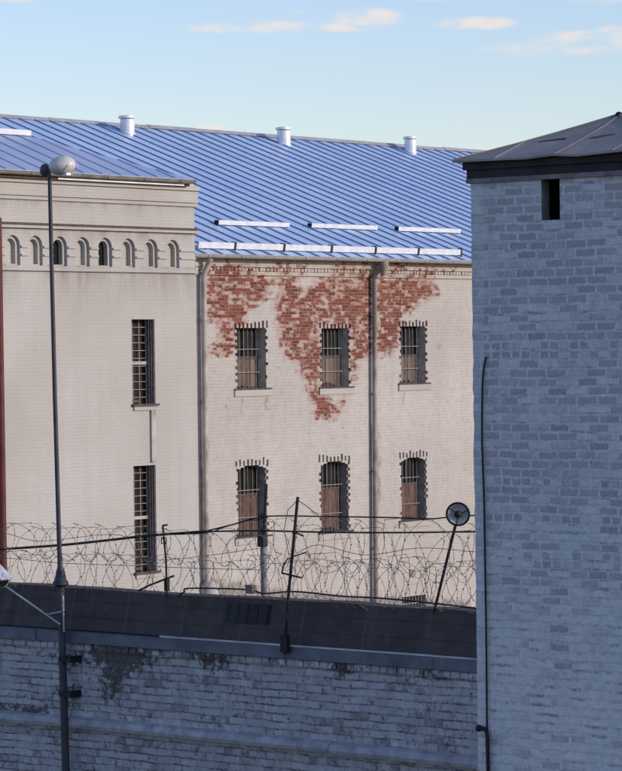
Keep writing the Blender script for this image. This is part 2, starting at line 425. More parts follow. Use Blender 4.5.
# ================================================================== MAIN BUILDING
a = math.atan(F / 2360.0)
M = Frame(at(311, VH, 72.0), a)
prison = thing('prison_building', 'long white painted brick prison block with blue metal roof and barred windows', 'building', M.o, a)
xl = M.hit(0, 300, -.5).x - 7; xR = M.hit(470, 300).x + 30
YB = -.5                                             # front of the projecting bay
xE = M.hit(195.5, 300, YB).x                          # bay's right edge
g0 = M.hit(311, 257, -.36); zg = g0.z                 # gutter top
ze = zg - .02                                         # roof edge at y=-.36
tp = .377                                             # roof pitch
RN = (0, -tp, 1)
rp = lambda u, v: M.plane(u, v, (0, -.36, ze), RN)
rdg = rp(311, 139.6); yr, zr = rdg.y, rdg.z
print('ridge', yr, zr, 'eave', ze, 'xE', xE, xl, xR)
def roofz(y): return ze + tp * (y + .36)

# -- peeled areas, traced as outlines on the wall
K = 3.856
def q5(*P): return [(200 + x / K, 240 + y / K) for x, y in P]
PEEL = [q5((28,98),(120,92),(200,118),(268,165),(270,205),(215,238),(185,268),(158,318),(135,340),(132,432),(40,428),(85,365),(55,310),(30,300)),
        q5((300,150),(365,148),(400,215),(450,165),(520,150),(640,120),(668,130),(668,430),(600,470),(588,540),(560,330),(462,318),(462,560),(510,640),(560,620),(525,675),(450,685),(425,560),(385,490),(335,440),(305,350),(300,230)),
        [(376,280),(393,277),(425,276),(437,293),(420,300),(405,312),(401,322),(400,345),(388,352),(377,354)],
        [(268,263.5),(300,262.5),(300,267),(268,268)], [(330,264),(372,264),(372,269),(330,268)], [(388,264),(448,265),(448,269.5),(388,269)],
        [(215,263),(235,263),(235,266),(215,266)]]
GRIME = [[(369,425),(380,425),(382,490),(379,540),(372,540),(369,480)], [(200,428),(210,432),(209,490),(206,540),(200,540),(199,470)], [(240,397),(246,396),(244,420),(240,418)], [(262,397),(270,396),(268,412),(264,410)],
         [(400,392),(406,391),(405,408),(401,406)], [(438,340),(442,340),(441,350),(438,350)], [(368,262),(382,262),(381,330),(370,330)], [(199,262),(211,262),(210,330),(200,330)], [(200,574),(300,590),(470,598),(476,640),(196,640)]]
PINK = [q5((95,600),(130,600),(128,760),(105,800)), [(237,535),(270,535),(280,548),(240,552)], [(318,398),(350,398),(345,412),(322,412)]]
def proj_main(x, z, y=0.0):
    p = M.o + M.x * x + M.y * y; p.z = z; d = p - CAM
    c = d.dot(fw); return UC + F * d.dot(rt) / c, VC - F * d.dot(upv) / c
def peel_at(x, z):
    u, v = proj_main(x, z)
    s = max(sd_poly(u, v, P) for P in PEEL)
    val = max(0, min(.605, .42 + s / 24.0))
    for P in PINK: val = max(val, min(.16, .10 + sd_poly(u, v, P) / 60))
    if val < .08:
        g_ = max(sd_poly(u, v, Q_) for Q_ in GRIME); return -max(0, min(.9, .5 + g_ / 11))
    return val

WIN = [(237.3,266,328,388.8,357.5),(321.8,348.8,328.3,387.3,356.5),(401,425.6,326.3,383.4,355.5),
       (238,266.6,465.5,536.5,495),(321.2,348.4,461.5,532,488.5),(401.6,426,457.5,520,484)]
rects = []; wins = []
for (u0, u1, v0, v1, vs) in WIN:
    A = M.hit(u0, (v0+v1)/2); B = M.hit(u1, (v0+v1)/2); um = (u0+u1)/2
    z1 = M.hit(um, v0).z; z0 = M.hit(um, v1).z; zs = M.hit(um, vs).z
    wins.append((A.x, B.x, z0, z1, zs)); rects.append((A.x - .2, B.x + .2, z0 - .02, z1 + .28))
A = M.hit(402, 602); B = M.hit(426, 602); bz1 = M.hit(413, 596).z; bz0 = bz1 - .55
rects.append((A.x, B.x, bz0, bz1)); bas = (A.x, B.x, bz0, bz1)

w = MB()
wtop = zg - .06
wall_grid(w, xE - .3, xR, 0, wtop, 0, rects, .13, peel_at)
w2 = MB(); yb = 2 * yr + .36
w2.poly([(xR, 0, 0), (xR, yb, 0), (xR, yb, wtop), (xR, yr, roofz(yr) - .08), (xR, 0, wtop)])
w2.poly([(xl, yb, 0), (xR, yb, 0), (xR, yb, wtop), (xl, yb, wtop)])
w2.poly([(xl, 0.2, 0), (xl, yb, 0), (xl, yb, wtop), (xl, yr, roofz(yr) - .08), (xl, 0.2, wtop)])
wall = w.build('front_wall', MW, prison, 'peel')
w2.build('end_wall', BW, prison)

# corbelled brick courses under the gutter
c = MB()
zc = [M.hit(311, v).z for v in (263.5, 268.5, 276.5, 280)]
def strip(mb, x0, x1, y0, y1, z0, z1, fn):
    n = int((x1 - x0) / .12); q = lambda x, y, z: mb.vert((x, y, z), fn(x, z))
    for k in range(n):
        xa, xb = x0 + (x1-x0)*k/n, x0 + (x1-x0)*(k+1)/n
        mb.face((q(xa,y0,z0), q(xb,y0,z0), q(xb,y0,z1), q(xa,y0,z1)))
        mb.face((q(xa,y1,z0), q(xb,y1,z0), q(xb,y0,z0), q(xa,y0,z0)))
        mb.face((q(xa,y0,z1), q(xb,y0,z1), q(xb,y1,z1), q(xa,y1,z1)))
strip(c, xE + .02, xR, -.13, -.002, zc[1], zc[0] + .12, peel_at)
strip(c, xE + .02, xR, -.05, -.002, zc[2], zc[1] - .003, peel_at)
x = xE + .1
while x < xR - 1:                                      # dentils
    c.box(x, x + .10, -.085 + random.uniform(-.012, .01), -.052, zc[1] - .085, zc[1] - .004); x += .13
c.a = [peel_at(p[0], p[2]) for p in c.v]
c.build('cornice', MW, prison, 'peel')

def barred_window(X0, X1, z0, z1, zs, arched, idx):
    D = .30
    bx0, bx1, bz0_, bz1_ = rects[idx]
    ah = .15 if arched else .14
    X = grid_lines(bx0, bx1, 9, [X0, X1, X0 - .042, X0 - .08, X1 + .042, X1 + .08, X0 + .11, X1 - .11, X0 + .25, X1 - .25])
    n = 8; slit = []
    for k in range(n + 1):
        xc = X0 - .05 + (X1 - X0 + .1) * k / n; ww = random.uniform(.030, .044); slit.append((xc - ww, xc + ww))
    X = grid_lines(bx0, bx1, 9, list(X) + [e for s in slit for e in s])
    cz = []; z = z0
    while z < z1 - .02: cz.append(z); z += .077
    Z = grid_lines(bz0_, bz1_, 9, cz + [z0, z1, z1 - .07, z1 - .035, z1 + ah * .2, z1 + ah * .8, z1 + ah, z1 + ah * 1.2, z1 + ah * 1.35])
    rnd = random.Random(idx + 3)
    rowp = {k: (rnd.random(), rnd.random(), rnd.random(), rnd.random()) for k in range(200)}
    sl = [(.62 + .5 * rnd.random() * (1.3 if arched else 1)) for _ in slit]
    dep = []
    for i in range(len(X) - 1):
        col = []; cx = (X[i] + X[i+1]) / 2
        for j in range(len(Z) - 1):
            czc = (Z[j] + Z[j+1]) / 2; d = 0.0
            if X0 < cx < X1 and z0 < czc < z1:
                d = D
                if arched and czc > z1 - .07 and (cx < X0 + .11 or cx > X1 - .11): d = 0.0
                if arched and czc > z1 - .035 and (cx < X0 + .25 or cx > X1 - .25): d = 0.0
            elif z0 < czc < z1:
                k = int((czc - z0) / .077 + .01); p = rowp[k]
                if k % 2 == 0:
                    if X0 - .08 < cx < X0 and p[0] > .2 and (cx > X0 - .042 or p[2] > .45): d = .045
                else:
                    if X1 < cx < X1 + .08 and p[1] > .2 and (cx < X1 + .042 or p[3] > .45): d = .045
            elif z1 < czc < z1 + ah * 1.34:
                for q, s in enumerate(slit):
                    if s[0] < cx < s[1] and czc < z1 + ah * sl[q]: d = .03
            col.append(d)
        dep.append(col)
    mb = MB(); depth_grid(mb, X, Z, dep, D, peel_at, 0, 0, 1)
    # recoat: shallow cells sooty, reveals plaster
    for fi, f in enumerate(mb.f):
        ys = [mb.v[i][1] for i in f]
        if max(ys) < .08 and min(ys) > .01: mb.m[fi] = 2
        elif max(ys) >= D - .01: mb.m[fi] = 1
    # bottom reveal
    q = lambda x, y, z: mb.vert((x, y, z), .0)
    win = mb.build('window', [MW, REVEALD, NOTCHP] if arched else [MW, REVEAL, NOTCH], prison, 'peel')
    g = MB(); g.box(X0 - .05, X1 + .05, D - .02, D + .02, zs, z1 + .05); g.build('pane', GLASS, win)
    b = MB(); b.box(X0 - .05, X1 + .05, D - .05, D + .02, z0 - .05, zs - .003); b.build('boards', BOARDR if arched else BOARD, win)
    f = MB()
    f.box(X0 + .0, X1, D - .07, D - .052, zs - .03, zs + .03)
    f.box((X0+X1)/2 - .025, (X0+X1)/2 + .025, D - .06, D - .022, zs + .032, z1)
    f.build('frame', BRONZE, win)
    br = MB(); yb_ = D - .12
    for k in range(1, 7): 
        xx = X0 + (X1 - X0) * k / 7 + rnd.uniform(-.01, .01); br.tube([(xx, yb_, z0), (xx + rnd.uniform(-.01, .01), yb_, z1)], .0062, 6)
    for k in range(1, 3):
        zz = z0 + (z1 - z0) * (.26 + .40 * (k - 1)) + rnd.uniform(-.03, .03); br.box(X0, X1, yb_ - .02, yb_ - .012, zz - .0075, zz + .0075)
    br.build('bars', BARS, win)
    s = MB(); s.box(X0 - .13, X1 + .16, -.05, D - .08, z0 - .022, z0 + .014, 1)
    for k in range(9):
        xx = X0 + .05 + (X1 - X0 - .25) * k / 8; hh = rnd.uniform(.02, .11); s.box(xx - .03, xx + .03, D - .09, D - .0505, z0 + .015, z0 + .015 + hh, 1)
    s.box(X0 - .13, X1 + .18, -.035, -.003, z0 - .17, z0 - .026, 0); s.build('sill', [BW, BRONZE], win)
for i, (X0, X1, z0, z1, zs) in enumerate(wins): barred_window(X0, X1, z0, z1, zs, i >= 3, i)
# low grated window near the ground
X0, X1, z0, z1 = bas
mb = MB()
for (p, q_) in (((X0,z0),(X0,z1)),((X0,z1),(X1,z1)),((X1,z1),(X1,z0)),((X1,z0),(X0,z0))):
    mb.poly([(p[0],0,p[1]),(q_[0],0,q_[1]),(q_[0],.2,q_[1]),(p[0],.2,p[1])], 1)
mb.poly([(X0,.2,z0),(X1,.2,z0),(X1,.2,z1),(X0,.2,z1)], 0)
bw = mb.build('window', [GLASS, REVEAL], prison)
br = MB()
for k in range(1, 8): xx = X0 + (X1-X0)*k/8; br.tube([(xx,.05,z0),(xx,.05,z1)], .012, 6)
for k in (1, 2): zz = z0 + (z1-z0)*k/3; br.box(X0, X1, .03, .038, zz-.012, zz+.012)
br.build('bars', BARS, bw)
# small hatch plate
h = M.hit(412, 573); mb = MB(); mb.box(h.x-.11, h.x+.11, -.03, -.002, h.z-.09, h.z+.09); mb.build('vent_plate', PIPE, prison)

# -- main roof
r = MB()
x0r, x1r = xl, xR + .25
xb0 = xE - .6; yb0 = 1.4; zb0 = roofz(yb0)
r.poly([(xb0,-.36,ze),(x1r,-.36,ze),(x1r,yb0,zb0),(xb0,yb0,zb0)]); r.poly([(x0r,yb0,zb0),(x1r,yb0,zb0),(x1r,yr,zr),(x0r,yr,zr)])
r.poly([(xb0,-.36,ze-.06),(xb0,yb0,zb0-.06),(x1r,yb0,zb0-.06),(x1r,-.36,ze-.06)])
r.poly([(xb0,-.36,ze-.06),(x1r,-.36,ze-.06),(x1r,-.36,ze),(xb0,-.36,ze)])
r.poly([(x0r,yr,zr),(x1r,yr,zr),(x1r,2*yr+.36,ze),(x0r,2*yr+.36,ze)])
r.poly([(x1r,-.36,ze-.06),(x1r,yr,zr-.06),(x1r,yr,zr),(x1r,-.36,ze)])
r.poly([(x1r,yr,zr-.06),(x1r,2*yr+.36,ze-.06),(x1r,2*yr+.36,ze),(x1r,yr,zr)])
L = math.hypot(yr + .36, zr - ze); th = math.atan(tp)
k0 = int((x0r + 60) / .6) + 1; x = k0 * .6 - 60
while x < x1r:
    jit = random.uniform(-.004, .004)
    Mx = Matrix.Translation((x + jit, -.36, ze)) @ Matrix.Rotation(th, 4, 'X')
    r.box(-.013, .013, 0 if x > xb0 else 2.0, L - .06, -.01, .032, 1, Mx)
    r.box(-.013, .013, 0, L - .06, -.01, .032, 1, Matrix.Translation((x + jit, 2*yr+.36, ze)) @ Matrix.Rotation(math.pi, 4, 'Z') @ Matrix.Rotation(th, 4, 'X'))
    x += .6
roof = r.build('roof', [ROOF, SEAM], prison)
rc = MB(); x = x0r
while x < x1r:
    e = min(x + 2.0, x1r); dz = random.uniform(-.012, .012)
    rc.prism([(x,yr-.16,zr-.035+dz),(x,yr-.03,zr+.07+dz),(x,yr+.03,zr+.07+dz),(x,yr+.16,zr-.035+dz)],
             [(e-.004,yr-.16,zr-.035+dz),(e-.004,yr-.03,zr+.07+dz),(e-.004,yr+.03,zr+.07+dz),(e-.004,yr+.16,zr-.035+dz)])
    x = e
rc.build('ridge_cap', GUTTER, roof)
# snow guards
def guard(u0, v0, u1, v1, hgt):
    p = rp(u0, v0); q = rp(u1, v1); y = (p.y + q.y) / 2; z = roofz(y)
    mb = MB(); Mx = Matrix.Translation((0, y, z)) @ Matrix.Rotation(R(10), 4, 'X')
    mb.box(p.x, q.x, -.012, .012, .045, .045 + hgt, 0, Mx)
    mb.box(p.x, q.x, .0125, .05, .045 + hgt - .012, .045 + hgt, 0, Mx)
    xx = p.x + .12
    while xx < q.x:
        mb.box(xx - .02, xx + .02, .0135, .12, -.03, hgt, 1, Mx); xx += .6
    mb.box(p.x - .05, p.x - .003, -.03, .09, -.02, hgt * .95, 1, Mx)
    mb.build('snow_guard', [WHITE, DARK], roof)
lo = [(198,248.2),(233.6,249.1),(235.8,249.2),(282.6,250.6),(284.8,250.7),(330,252),(332.4,252.1),(374,253.2),(376.2,253.3),(417,254.4),(419,254.5),(460,255.5)]
lo = [(u, 249.2 + (u-198)*.0245) for u, v in lo]
ym = rp(311, 252.3).y
for i in range(0, len(lo), 2):
    (ua, va), (ub, vb) = lo[i], lo[i+1]
    # keep the row exactly parallel to the eave: re-solve v for the row's y
    pa = M.plane(ua, va, (0, ym, 0), (0, 1, 0)); pb = M.plane(ub, vb, (0, ym, 0), (0, 1, 0))
    mb = MB(); Mx = Matrix.Translation((0, ym, roofz(ym))) @ Matrix.Rotation(R(8), 4, 'X'); hg = .145
    mb.box(pa.x, pb.x, -.012, .012, .03, .03 + hg, 0, Mx); mb.box(pa.x, pb.x, .0125, .05, .018 + hg, .03 + hg, 0, Mx)
    mb.box(pb.x + .003, pb.x + .04, -.03, .1, -.02, .03 + hg + .02, 1, Mx)
    xx = pa.x + .3
    while xx < pb.x: mb.box(xx - .02, xx + .02, .0135, .12, -.03, hg, 1, Mx); xx += .6
    mb.build('snow_guard', [WHITE, DARK], roof)
for (u0, u1, v) in ((218, 289, 227), (311, 377, 229.8), (398, 460, 233)):
    yy = rp((u0+u1)/2, v).y; pa = M.plane(u0, v, (0, yy, 0), (0,1,0)); pb = M.plane(u1, v, (0, yy, 0), (0,1,0))
    mb = MB(); Mx = Matrix.Translation((0, yy, roofz(yy))) @ Matrix.Rotation(R(8), 4, 'X')
    mb.box(pa.x, pb.x, -.012, .012, .03, .138, 0, Mx); mb.box(pa.x, pb.x, .0125, .06, .126, .138, 0, Mx)
    mb.box(pa.x - .03, pa.x - .003, -.02, .1, -.02, .13, 1, Mx)
    xx = pa.x + .3
    while xx < pb.x: mb.box(xx - .02, xx + .02, .0135, .12, -.03, .14, 1, Mx); xx += .6
    mb.build('snow_guard', [WHITE, DARK], roof)
# roof vents
for (u, vb, vt, hw) in ((127.5, 133.5, 115.6, 8.0), (284, 144.5, 127.2, 7.9), (410.5, 152.5, 136.4, 7.4)):
    p = rp(u, vb); top = M.plane(u, vt, p, (0, 1, 0)).z
    rad = hw / 41.0; I = Matrix.Translation((p.x, p.y, 0))
    mb = MB()
    mb.lathe([(rad, p.z - .25), (rad, top - .10), (rad * 1.02, top - .10)], I, 20)
    mb.lathe([(rad * 1.14, top - .075), (rad * 1.16, top - .05), (rad * 1.1, top - .01), (.02, top + .012)], Matrix.Translation((p.x - .03, p.y, 0)), 20)
    mb.box(p.x - rad * 1.5, p.x + rad * 1.5, p.y - rad * 1.5, p.y + rad * 1.5, p.z - .02, p.z + .0, 0) if False else None
    for k in range(4):
        t = math.pi / 4 + k * math.pi / 2; mb.box(p.x + math.cos(t)*rad*.9 - .012, p.x + math.cos(t)*rad*.9 + .012, p.y + math.sin(t)*rad*.9 - .012, p.y + math.sin(t)*rad*.9 + .012, top - .101, top - .07)
    fl = Matrix.Translation((p.x, p.y, p.z)) @ Matrix.Rotation(th, 4, 'X')
    mb.lathe([(rad * 1.12, .036), (rad * 1.1, .05), (rad * 1.01, .07)], fl, 20)
    mb.build('roof_vent', GALV, roof)
# gutter
def gutter_mesh(x0, x1, y, z, rad, jog=0.0):
    mb = MB(); n = 8
    prof = [(y - rad * math.cos(math.pi * k / n), z - rad * math.sin(math.pi * k / n)) for k in range(n + 1)]
    prof += [(y + (rad - .012) * math.cos(math.pi * k / n), z - (rad - .012) * math.sin(math.pi * k / n)) for k in range(n + 1)]
    mb.prism([(x0, a_, b_) for a_, b_ in prof], [(x1, a_, b_) for a_, b_ in prof])
    mb.tube([(x0, y - rad, z), (x1, y - rad, z)], .014, 6)
    xx = x0 + .5
    while xx < x1: mb.box(xx - .015, xx + .015, y - rad - .012, y - rad - .002, z - .06, z + .02); xx += 1.2
    return mb
gutter_mesh(xE + .03, xR + .2, -.40, zg, .085).build('gutter', GUTTER, prison)
# downpipes
def dp(pix, y, rad, mat, name='downpipe', clip=True, start=None):
    P = [M.hit(u, v, y) for u, v in pix]
    mb = MB()
    pts = ([start] if start else []) + P
    mb.tube(pts, rad, 12)
    zt = P[0].z; zb = P[-1].z; z = zt - 1.0
    while z > zb:
        f = (zt - z) / (zt - zb); xx = P[0].x + (P[-1].x - P[0].x) * f
        for k in range(len(P) - 1):
            if P[k].z >= z >= P[k+1].z: t = (P[k].z - z) / (P[k].z - P[k+1].z + 1e-9); xx = P[k].x + (P[k+1].x - P[k].x) * t
        mb.lathe([(rad * 1.02, z - .03), (rad * 1.14, z - .03), (rad * 1.14, z + .03), (rad * 1.02, z + .03)], Matrix.Translation((xx, y, 0)), 12)
        mb.box(xx - .02, xx + .02, y, -.002 if y > -.4 else YB - .002, z - .02, z + .02); z -= 1.9
    return mb.build(name, mat, prison)
hp = M.hit(381, 260, -.4)
Pd = M.hit(374.3, 276, -.11)
dp([(374.4, 276), (374.6, 400), (376.5, 720)], -.11, .06, PIPE, start=Vector((Pd.x + .07, -.36, zg - .14)))
hopper = MB(); hopper.lathe([(.07, zg - .42), (.09, zg - .25), (.13, zg - .2), (.13, zg - .06)], Matrix.Translation((Pd.x + .07, -.34, 0)), 12)
hopper.build('hopper', PIPE, prison)
Pc = M.hit(203.5, 275, -.12)
dp([(203.5, 275), (205, 420), (207.0, 572), (207.5, 585)], -.12, .068, BEIGEPIPE, start=Vector((Pc.x - .03, -.36, zg - .10)))
pf = M.hit(206.5, 584, -.12); mb = MB(); mb.lathe([(.25, 0), (.24, pf.z - .2), (.2, pf.z - .02), (.09, pf.z + .06)], Matrix.Translation((pf.x, -.22, 0)), 10); mb.build('downpipe_plinth', BW, prison)
mb = MB(); q = M.hit(204, 440, -.12); mb.ball((q.x + .03, -.16, q.z - .2), (.06, .06, .55), n=8, k=8); mb.build('pipe_stain', NOTCH, prison) if False else None

# -- projecting bay
bay_top = M.hit(100, 178, YB).z
niche_u = [-10.5, 12.8, 35.4, 60, 82.7, 105.3, 128.3, 151, 172.8]
nz1 = M.hit(90, 237.2, YB).z; nz0 = M.hit(90, 266.5, YB).z
brects = []; nich = []
for u in niche_u:
    p = M.hit(u, 252, YB); hw = .235
    brects.append((p.x - hw, p.x + hw, nz0, nz1 + .02)); nich.append(p.x)
BWIN = [(132, 155, 319.3, 405.2, 363), (134, 156.3, 465.5, 573, 518)]
bw_ = []
for (u0, u1, v0, v1, vm) in BWIN:
    vmid = (v0 + v1) / 2; A = M.hit(u0, vmid, YB); B = M.hit(u1, vmid, YB); um = (u0+u1)/2
    t = (A.x, B.x, M.hit(um, v1, YB).z, M.hit(um, v0, YB).z, M.hit(um, vm, YB).z); bw_.append(t); brects.append(t[:4])
w = MB()
wall_grid(w, xl, xE, 0, bay_top, YB, brects, .6)
for pts in ([(xE, YB, 0), (xE, 9, 0), (xE, 9, bay_top), (xE, YB, bay_top)], [(xl, YB, 0), (xl, YB, bay_top), (xl, 9, bay_top), (xl, 9, 0)], [(xl, 9, 0), (xl, 9, bay_top), (xE, 9, bay_top), (xE, 9, 0)]): w.poly(pts)
bay = w.build('bay_wall', BW, prison)
for k, xc in enumerate(nich):
    mb = MB(); hw = .235
    opening = k in (3, 5)
    d1, d2 = .07, (.185 if opening else .17)
    def arch(h, zb, zt_):
        pts = [(xc - h, zb)]; zc_ = zt_ - h
        for i in range(13): t = math.pi - math.pi * i / 12; pts.append((xc + h * math.cos(t), zc_ + h * math.sin(t)))
        pts.append((xc + h, zb)); return pts
    o1 = arch(hw - .012, nz0, nz1); o2 = arch(hw - .085, nz0 + .03, nz1 - .07)
    V = lambda P, y: [mb.vert((p[0], y, p[1])) for p in P]
    tl, tr = mb.vert((xc - hw, YB, nz1 + .02)), mb.vert((xc + hw, YB, nz1 + .02)); bl, br_ = mb.vert((xc - hw, YB, nz0)), mb.vert((xc + hw, YB, nz0))
    a1 = V(o1, YB)
    mb.face((bl, a1[0], a1[1], tl)); 
    for i in range(1, 7): mb.face((tl, a1[i], a1[i+1]))
    mb.face((tl, a1[7], tr))
    for i in range(7, 13): mb.face((tr, a1[i], a1[i+1]))
    mb.face((br_, tr, a1[13], a1[14]))
    b1 = V(o1, YB + d1); c1 = V(o2, YB + d1); e1 = V(o2, YB + d2)
    for i in range(14): mb.face((a1[i], a1[i+1], b1[i+1], b1[i])); mb.face((b1[i], b1[i+1], c1[i+1], c1[i])); mb.face((c1[i], c1[i+1], e1[i+1], e1[i]))
    mb.face((a1[14], a1[0], b1[0], b1[14])); mb.face((b1[14], b1[0], c1[0], c1[14])); mb.face((c1[14], c1[0], e1[0], e1[14]))
    mb.face(e1, 1)
    o = mb.build('arched_niche', [BW, BLACK if opening else BW], bay)
# mouldings
def band(name, v0, v1, proj, mat=BW, u=100, ue=197.5, ret=True, parent=bay):
    xe = max(M.hit(ue, v0, YB - proj).x, xE + .02)
    za = M.hit(u, v0, YB - proj).z; zb = M.hit(u, v1, YB - proj).z
    mb = MB(); mb.box(xl - .05, xe, YB - proj, YB - .003, zb, za)
    if ret: mb.box(xE + .003, max(xe, xE + .01) - .002, YB - .002, 1.5, zb, za)
    return mb.build(name, mat, parent)
band('string_course', 227.3, 230.2, .09, mat=[BW]); mb = MB()
z_ = M.hit(100, 226.6, YB - .12).z; mb.box(xl, xE + .03, YB - .12, YB - .004, z_ - .01, z_ + .035); mb.build('string_flashing', BRONZE, bay)
band('string_course', 268.0, 271.8, .07)
for k in range(len(nich) - 1):                         # impost lines between the niches
    mb = MB(); xa, xb = nich[k] + .24, nich[k+1] - .24
    for v in (248.2, 256.3):
        mb = MB(); z = M.hit(90, v, YB).z; mb.box(xa, xb, YB - .035, YB - .003, z - .022, z + .022)
        mb.build('impost_band', BW, bay)
xa = nich[-1] + .24; mb = MB()
for v in (248.2, 256.3):
    mb = MB(); z = M.hit(90, v, YB).z; mb.box(xa, xE, YB - .035, YB - .003, z - .022, z + .022)
    mb.build('impost_band', BW, bay)
band('cornice', 186.2, 198.5, .10); band('cornice', 198.7, 202.6, .05)
band('cornice', 181.5, 186.0, .16, ue=198)
# tall grated windows of the bay
for i, (X0, X1, z0, z1, zm) in enumerate(bw_):
    D = .29; mb = MB()
    for (p, q_) in (((X0,z0),(X0,z1)),((X0,z1),(X1,z1)),((X1,z1),(X1,z0)),((X1,z0),(X0,z0))):
        mb.poly([(p[0],YB,p[1]),(q_[0],YB,q_[1]),(q_[0],YB+D+.05,q_[1]),(p[0],YB+D+.05,p[1])], 0)
    win = mb.build('window', [DREVEAL], bay if False else prison)
    g = MB(); g.box(X0 - .03, X1 + .03, YB + D, YB + D + .03, z0, z1); g.build('pane', plain('dull brown glazing', (.022,.018,.014), .5, 0, .5, 3, 0, .15), win)
    b = MB(); yy = YB + D - .06
    for k in range(0, 4):
        xx = X0 + .06 + (X1 - X0 - .10) * k / 3.0; b.box(xx - .0075, xx + .0075, yy, yy + .02, z0, z1)
    nb = int((z1 - z0) / .17)
    for k in range(1, nb): zz = z0 + (z1 - z0) * k / nb; b.box(X0 + .01, X1 - .01, yy - .012, yy - .002, zz - .0065, zz + .0065)
    b.build('grille', BARS, win)
    b = MB(); b.box(X0 + .01, X1 - .01, yy - .03, yy - .014, zm - .036, zm + .036); b.build('crossbar', BEIGEPIPE, win)
    b = MB(); b.box(X0 + .01, X1 - .30, yy - .03, yy - .014, z0 + .06, z0 + .12)
    for k in range(3): b.box(X1 - .02, X1 - .003, YB + .05 + k*.07, YB + .075 + k*.07, z0, z1)
    b.build('frame', BRONZE, win)
    s = MB(); s.box(X0 - .03, X1 + .06, YB - .07, YB + .02, z0 - .02, z0 + .03, 1); s.box(X0 + .02, X1 + .03, YB - .04, YB - .003, z0 - .11, z0 - .032, 0); s.build('sill', [BW, BRONZE], win)
# flat conduit between the two tall windows
p = M.hit(152.0, 410, YB); q = M.hit(153.2, 462, YB); mb = MB(); mb.box(p.x - .07, p.x + .07, YB - .05, YB - .003, q.z, p.z); mb.build('conduit', BEIGEPIPE, prison)
# bay eave, gutter and hipped roof
eo = .32
E = M.hit(192.5, 179.3, YB - eo); xEe = E.x; zE = E.z
fwd = Vector((xEe, YB - eo, zE))
nrm = Vector((1, 1, 0)).normalized()                   # diagonal plane through the hip
hp_ = M.plane(50, 141.5, fwd, (1, 1, 0))               # hip direction is (-1, +1)
qd = hp_.y - fwd.y; bp = (hp_.z - zE) / qd
print('bay roof', fwd, 'pitch', bp, qd)
Q = 4.75
T_ = Vector((xEe - Q, fwd.y + Q, zE + bp * Q)); xL2 = xl - .1
r = MB()
r.poly([(xL2, fwd.y, zE), fwd, T_, (xL2, T_.y, T_.z)])
r.poly([fwd, (xEe, fwd.y + 2*Q, zE), T_]); r.poly([(xEe, fwd.y + 2*Q, zE), (xL2, fwd.y + 2*Q, zE), (xL2, T_.y, T_.z), T_])
r.poly([(xL2, fwd.y, zE - .04), (xL2, fwd.y + 2*Q, zE - .04), (xEe, fwd.y + 2*Q, zE - .04), (xEe, fwd.y, zE - .04)])
r.poly([(xL2, fwd.y, zE - .04), (xEe, fwd.y, zE - .04), fwd, (xL2, fwd.y, zE)]); r.poly([(xEe, fwd.y, zE - .04), (xEe, fwd.y + 2*Q, zE - .04), (xEe, fwd.y + 2*Q, zE), fwd])
tb = math.atan(bp); x = (int((xL2 + 60) / .6) + 1) * .6 - 60 + .15
while x < xEe - .2:
    ln = min(xEe - x, Q) / math.cos(tb)
    r.box(-.013, .013, 0, ln - .02, -.01, .024, 0, Matrix.Translation((x, fwd.y, zE)) @ Matrix.Rotation(tb, 4, 'X')); x += .6
broof = r.build('bay_roof', [m_roof('darker dull blue sheet metal', (.80, .74, .76)), SEAM], prison)  # bay roof sheet multiplied to a darker, duller blue
y_s = M.plane(15, 136, fwd, (0, -bp, 1)); mb = MB()
xg = hp_.x; pg = M.plane(31, 137.5, (0, y_s.y, 0), (0, 1, 0)); zz = zE + bp * (y_s.y - fwd.y)
mb.box(xL2 + 1, pg.x, y_s.y - .012, y_s.y + .012, zz + .03, zz + .15, 0); mb.build('snow_guard', WHITE, broof)
mb = gutter_mesh(xl - .1, xEe + .02, YB - eo - .03, zE - .03, .075); mb.build('bay_gutter', PIPE, prison)
mb = MB(); mb.box(xl, xEe - .03, YB - .26, YB - .004, zE - .16, zE - .10); mb.build('eave_board', BRONZE, prison)
xf = M.hit(58, 178, YB - .28).x; mb = MB(); mb.box(xf, xEe - .25, YB - .285, YB - .262, zE - .155, zE - .115); mb.build('eave_flashing', GALV, prison)
pr = M.hit(1.0, 400, YB - .1); mb = MB(); zt_ = M.hit(1, 218, YB - .1).z
mb.tube([(pr.x - .02, YB - .1, zt_), (pr.x, YB - .1, 0)], .085, 12); mb.build('red_downpipe', REDPIPE, prison)

# ================================================================== PERIMETER WALL
b = math.atan(F / 3600.0)
P = Frame(at(237, 642, 36.0), -b)
perim = thing('perimeter_wall', 'dirty white brick perimeter wall in shade with dark felt cap', 'wall', P.o, -b)
px0 = P.hit(0, 650).x - 9; px1 = P.hit(475, 660).x + 16
pz = P.hit(237, 654.5).z; pzt = P.hit(237, 642.3, -.05).z
STAIN = [[(108,640),(155,648),(150,662),(128,672),(118,688),(110,688),(106,668),(88,660),(92,645)], [(195,650),(228,652),(226,664),(205,668)],
         [(335,655),(358,657),(352,672),(338,676)], [(428,665),(440,666),(438,676),(428,675)], [(-5,705),(45,708),(40,716),(-5,715)], [(104,672),(112,672),(111,700),(105,700)],
         [(275,640),(292,640),(290,656),(278,656)], [(60,655),(80,653),(80,664),(60,664)], [(58,690),(82,688),(80,700),(60,700)]]
def stain_at(x, z):
    p = P.o + P.x * x; p.z = z; d = p - CAM; c_ = d.dot(fw); u, v = UC + F*d.dot(rt)/c_, VC - F*d.dot(upv)/c_
    s = max(sd_poly(u, v, Q_) for Q_ in STAIN); return max(0, min(.95, .48 + s / 22))
w = MB(); wall_grid(w, px0, px1, 0, pz, 0, [], .11, stain_at)
w.build('brick_face', PW, perim, 'stain')
TH = .86
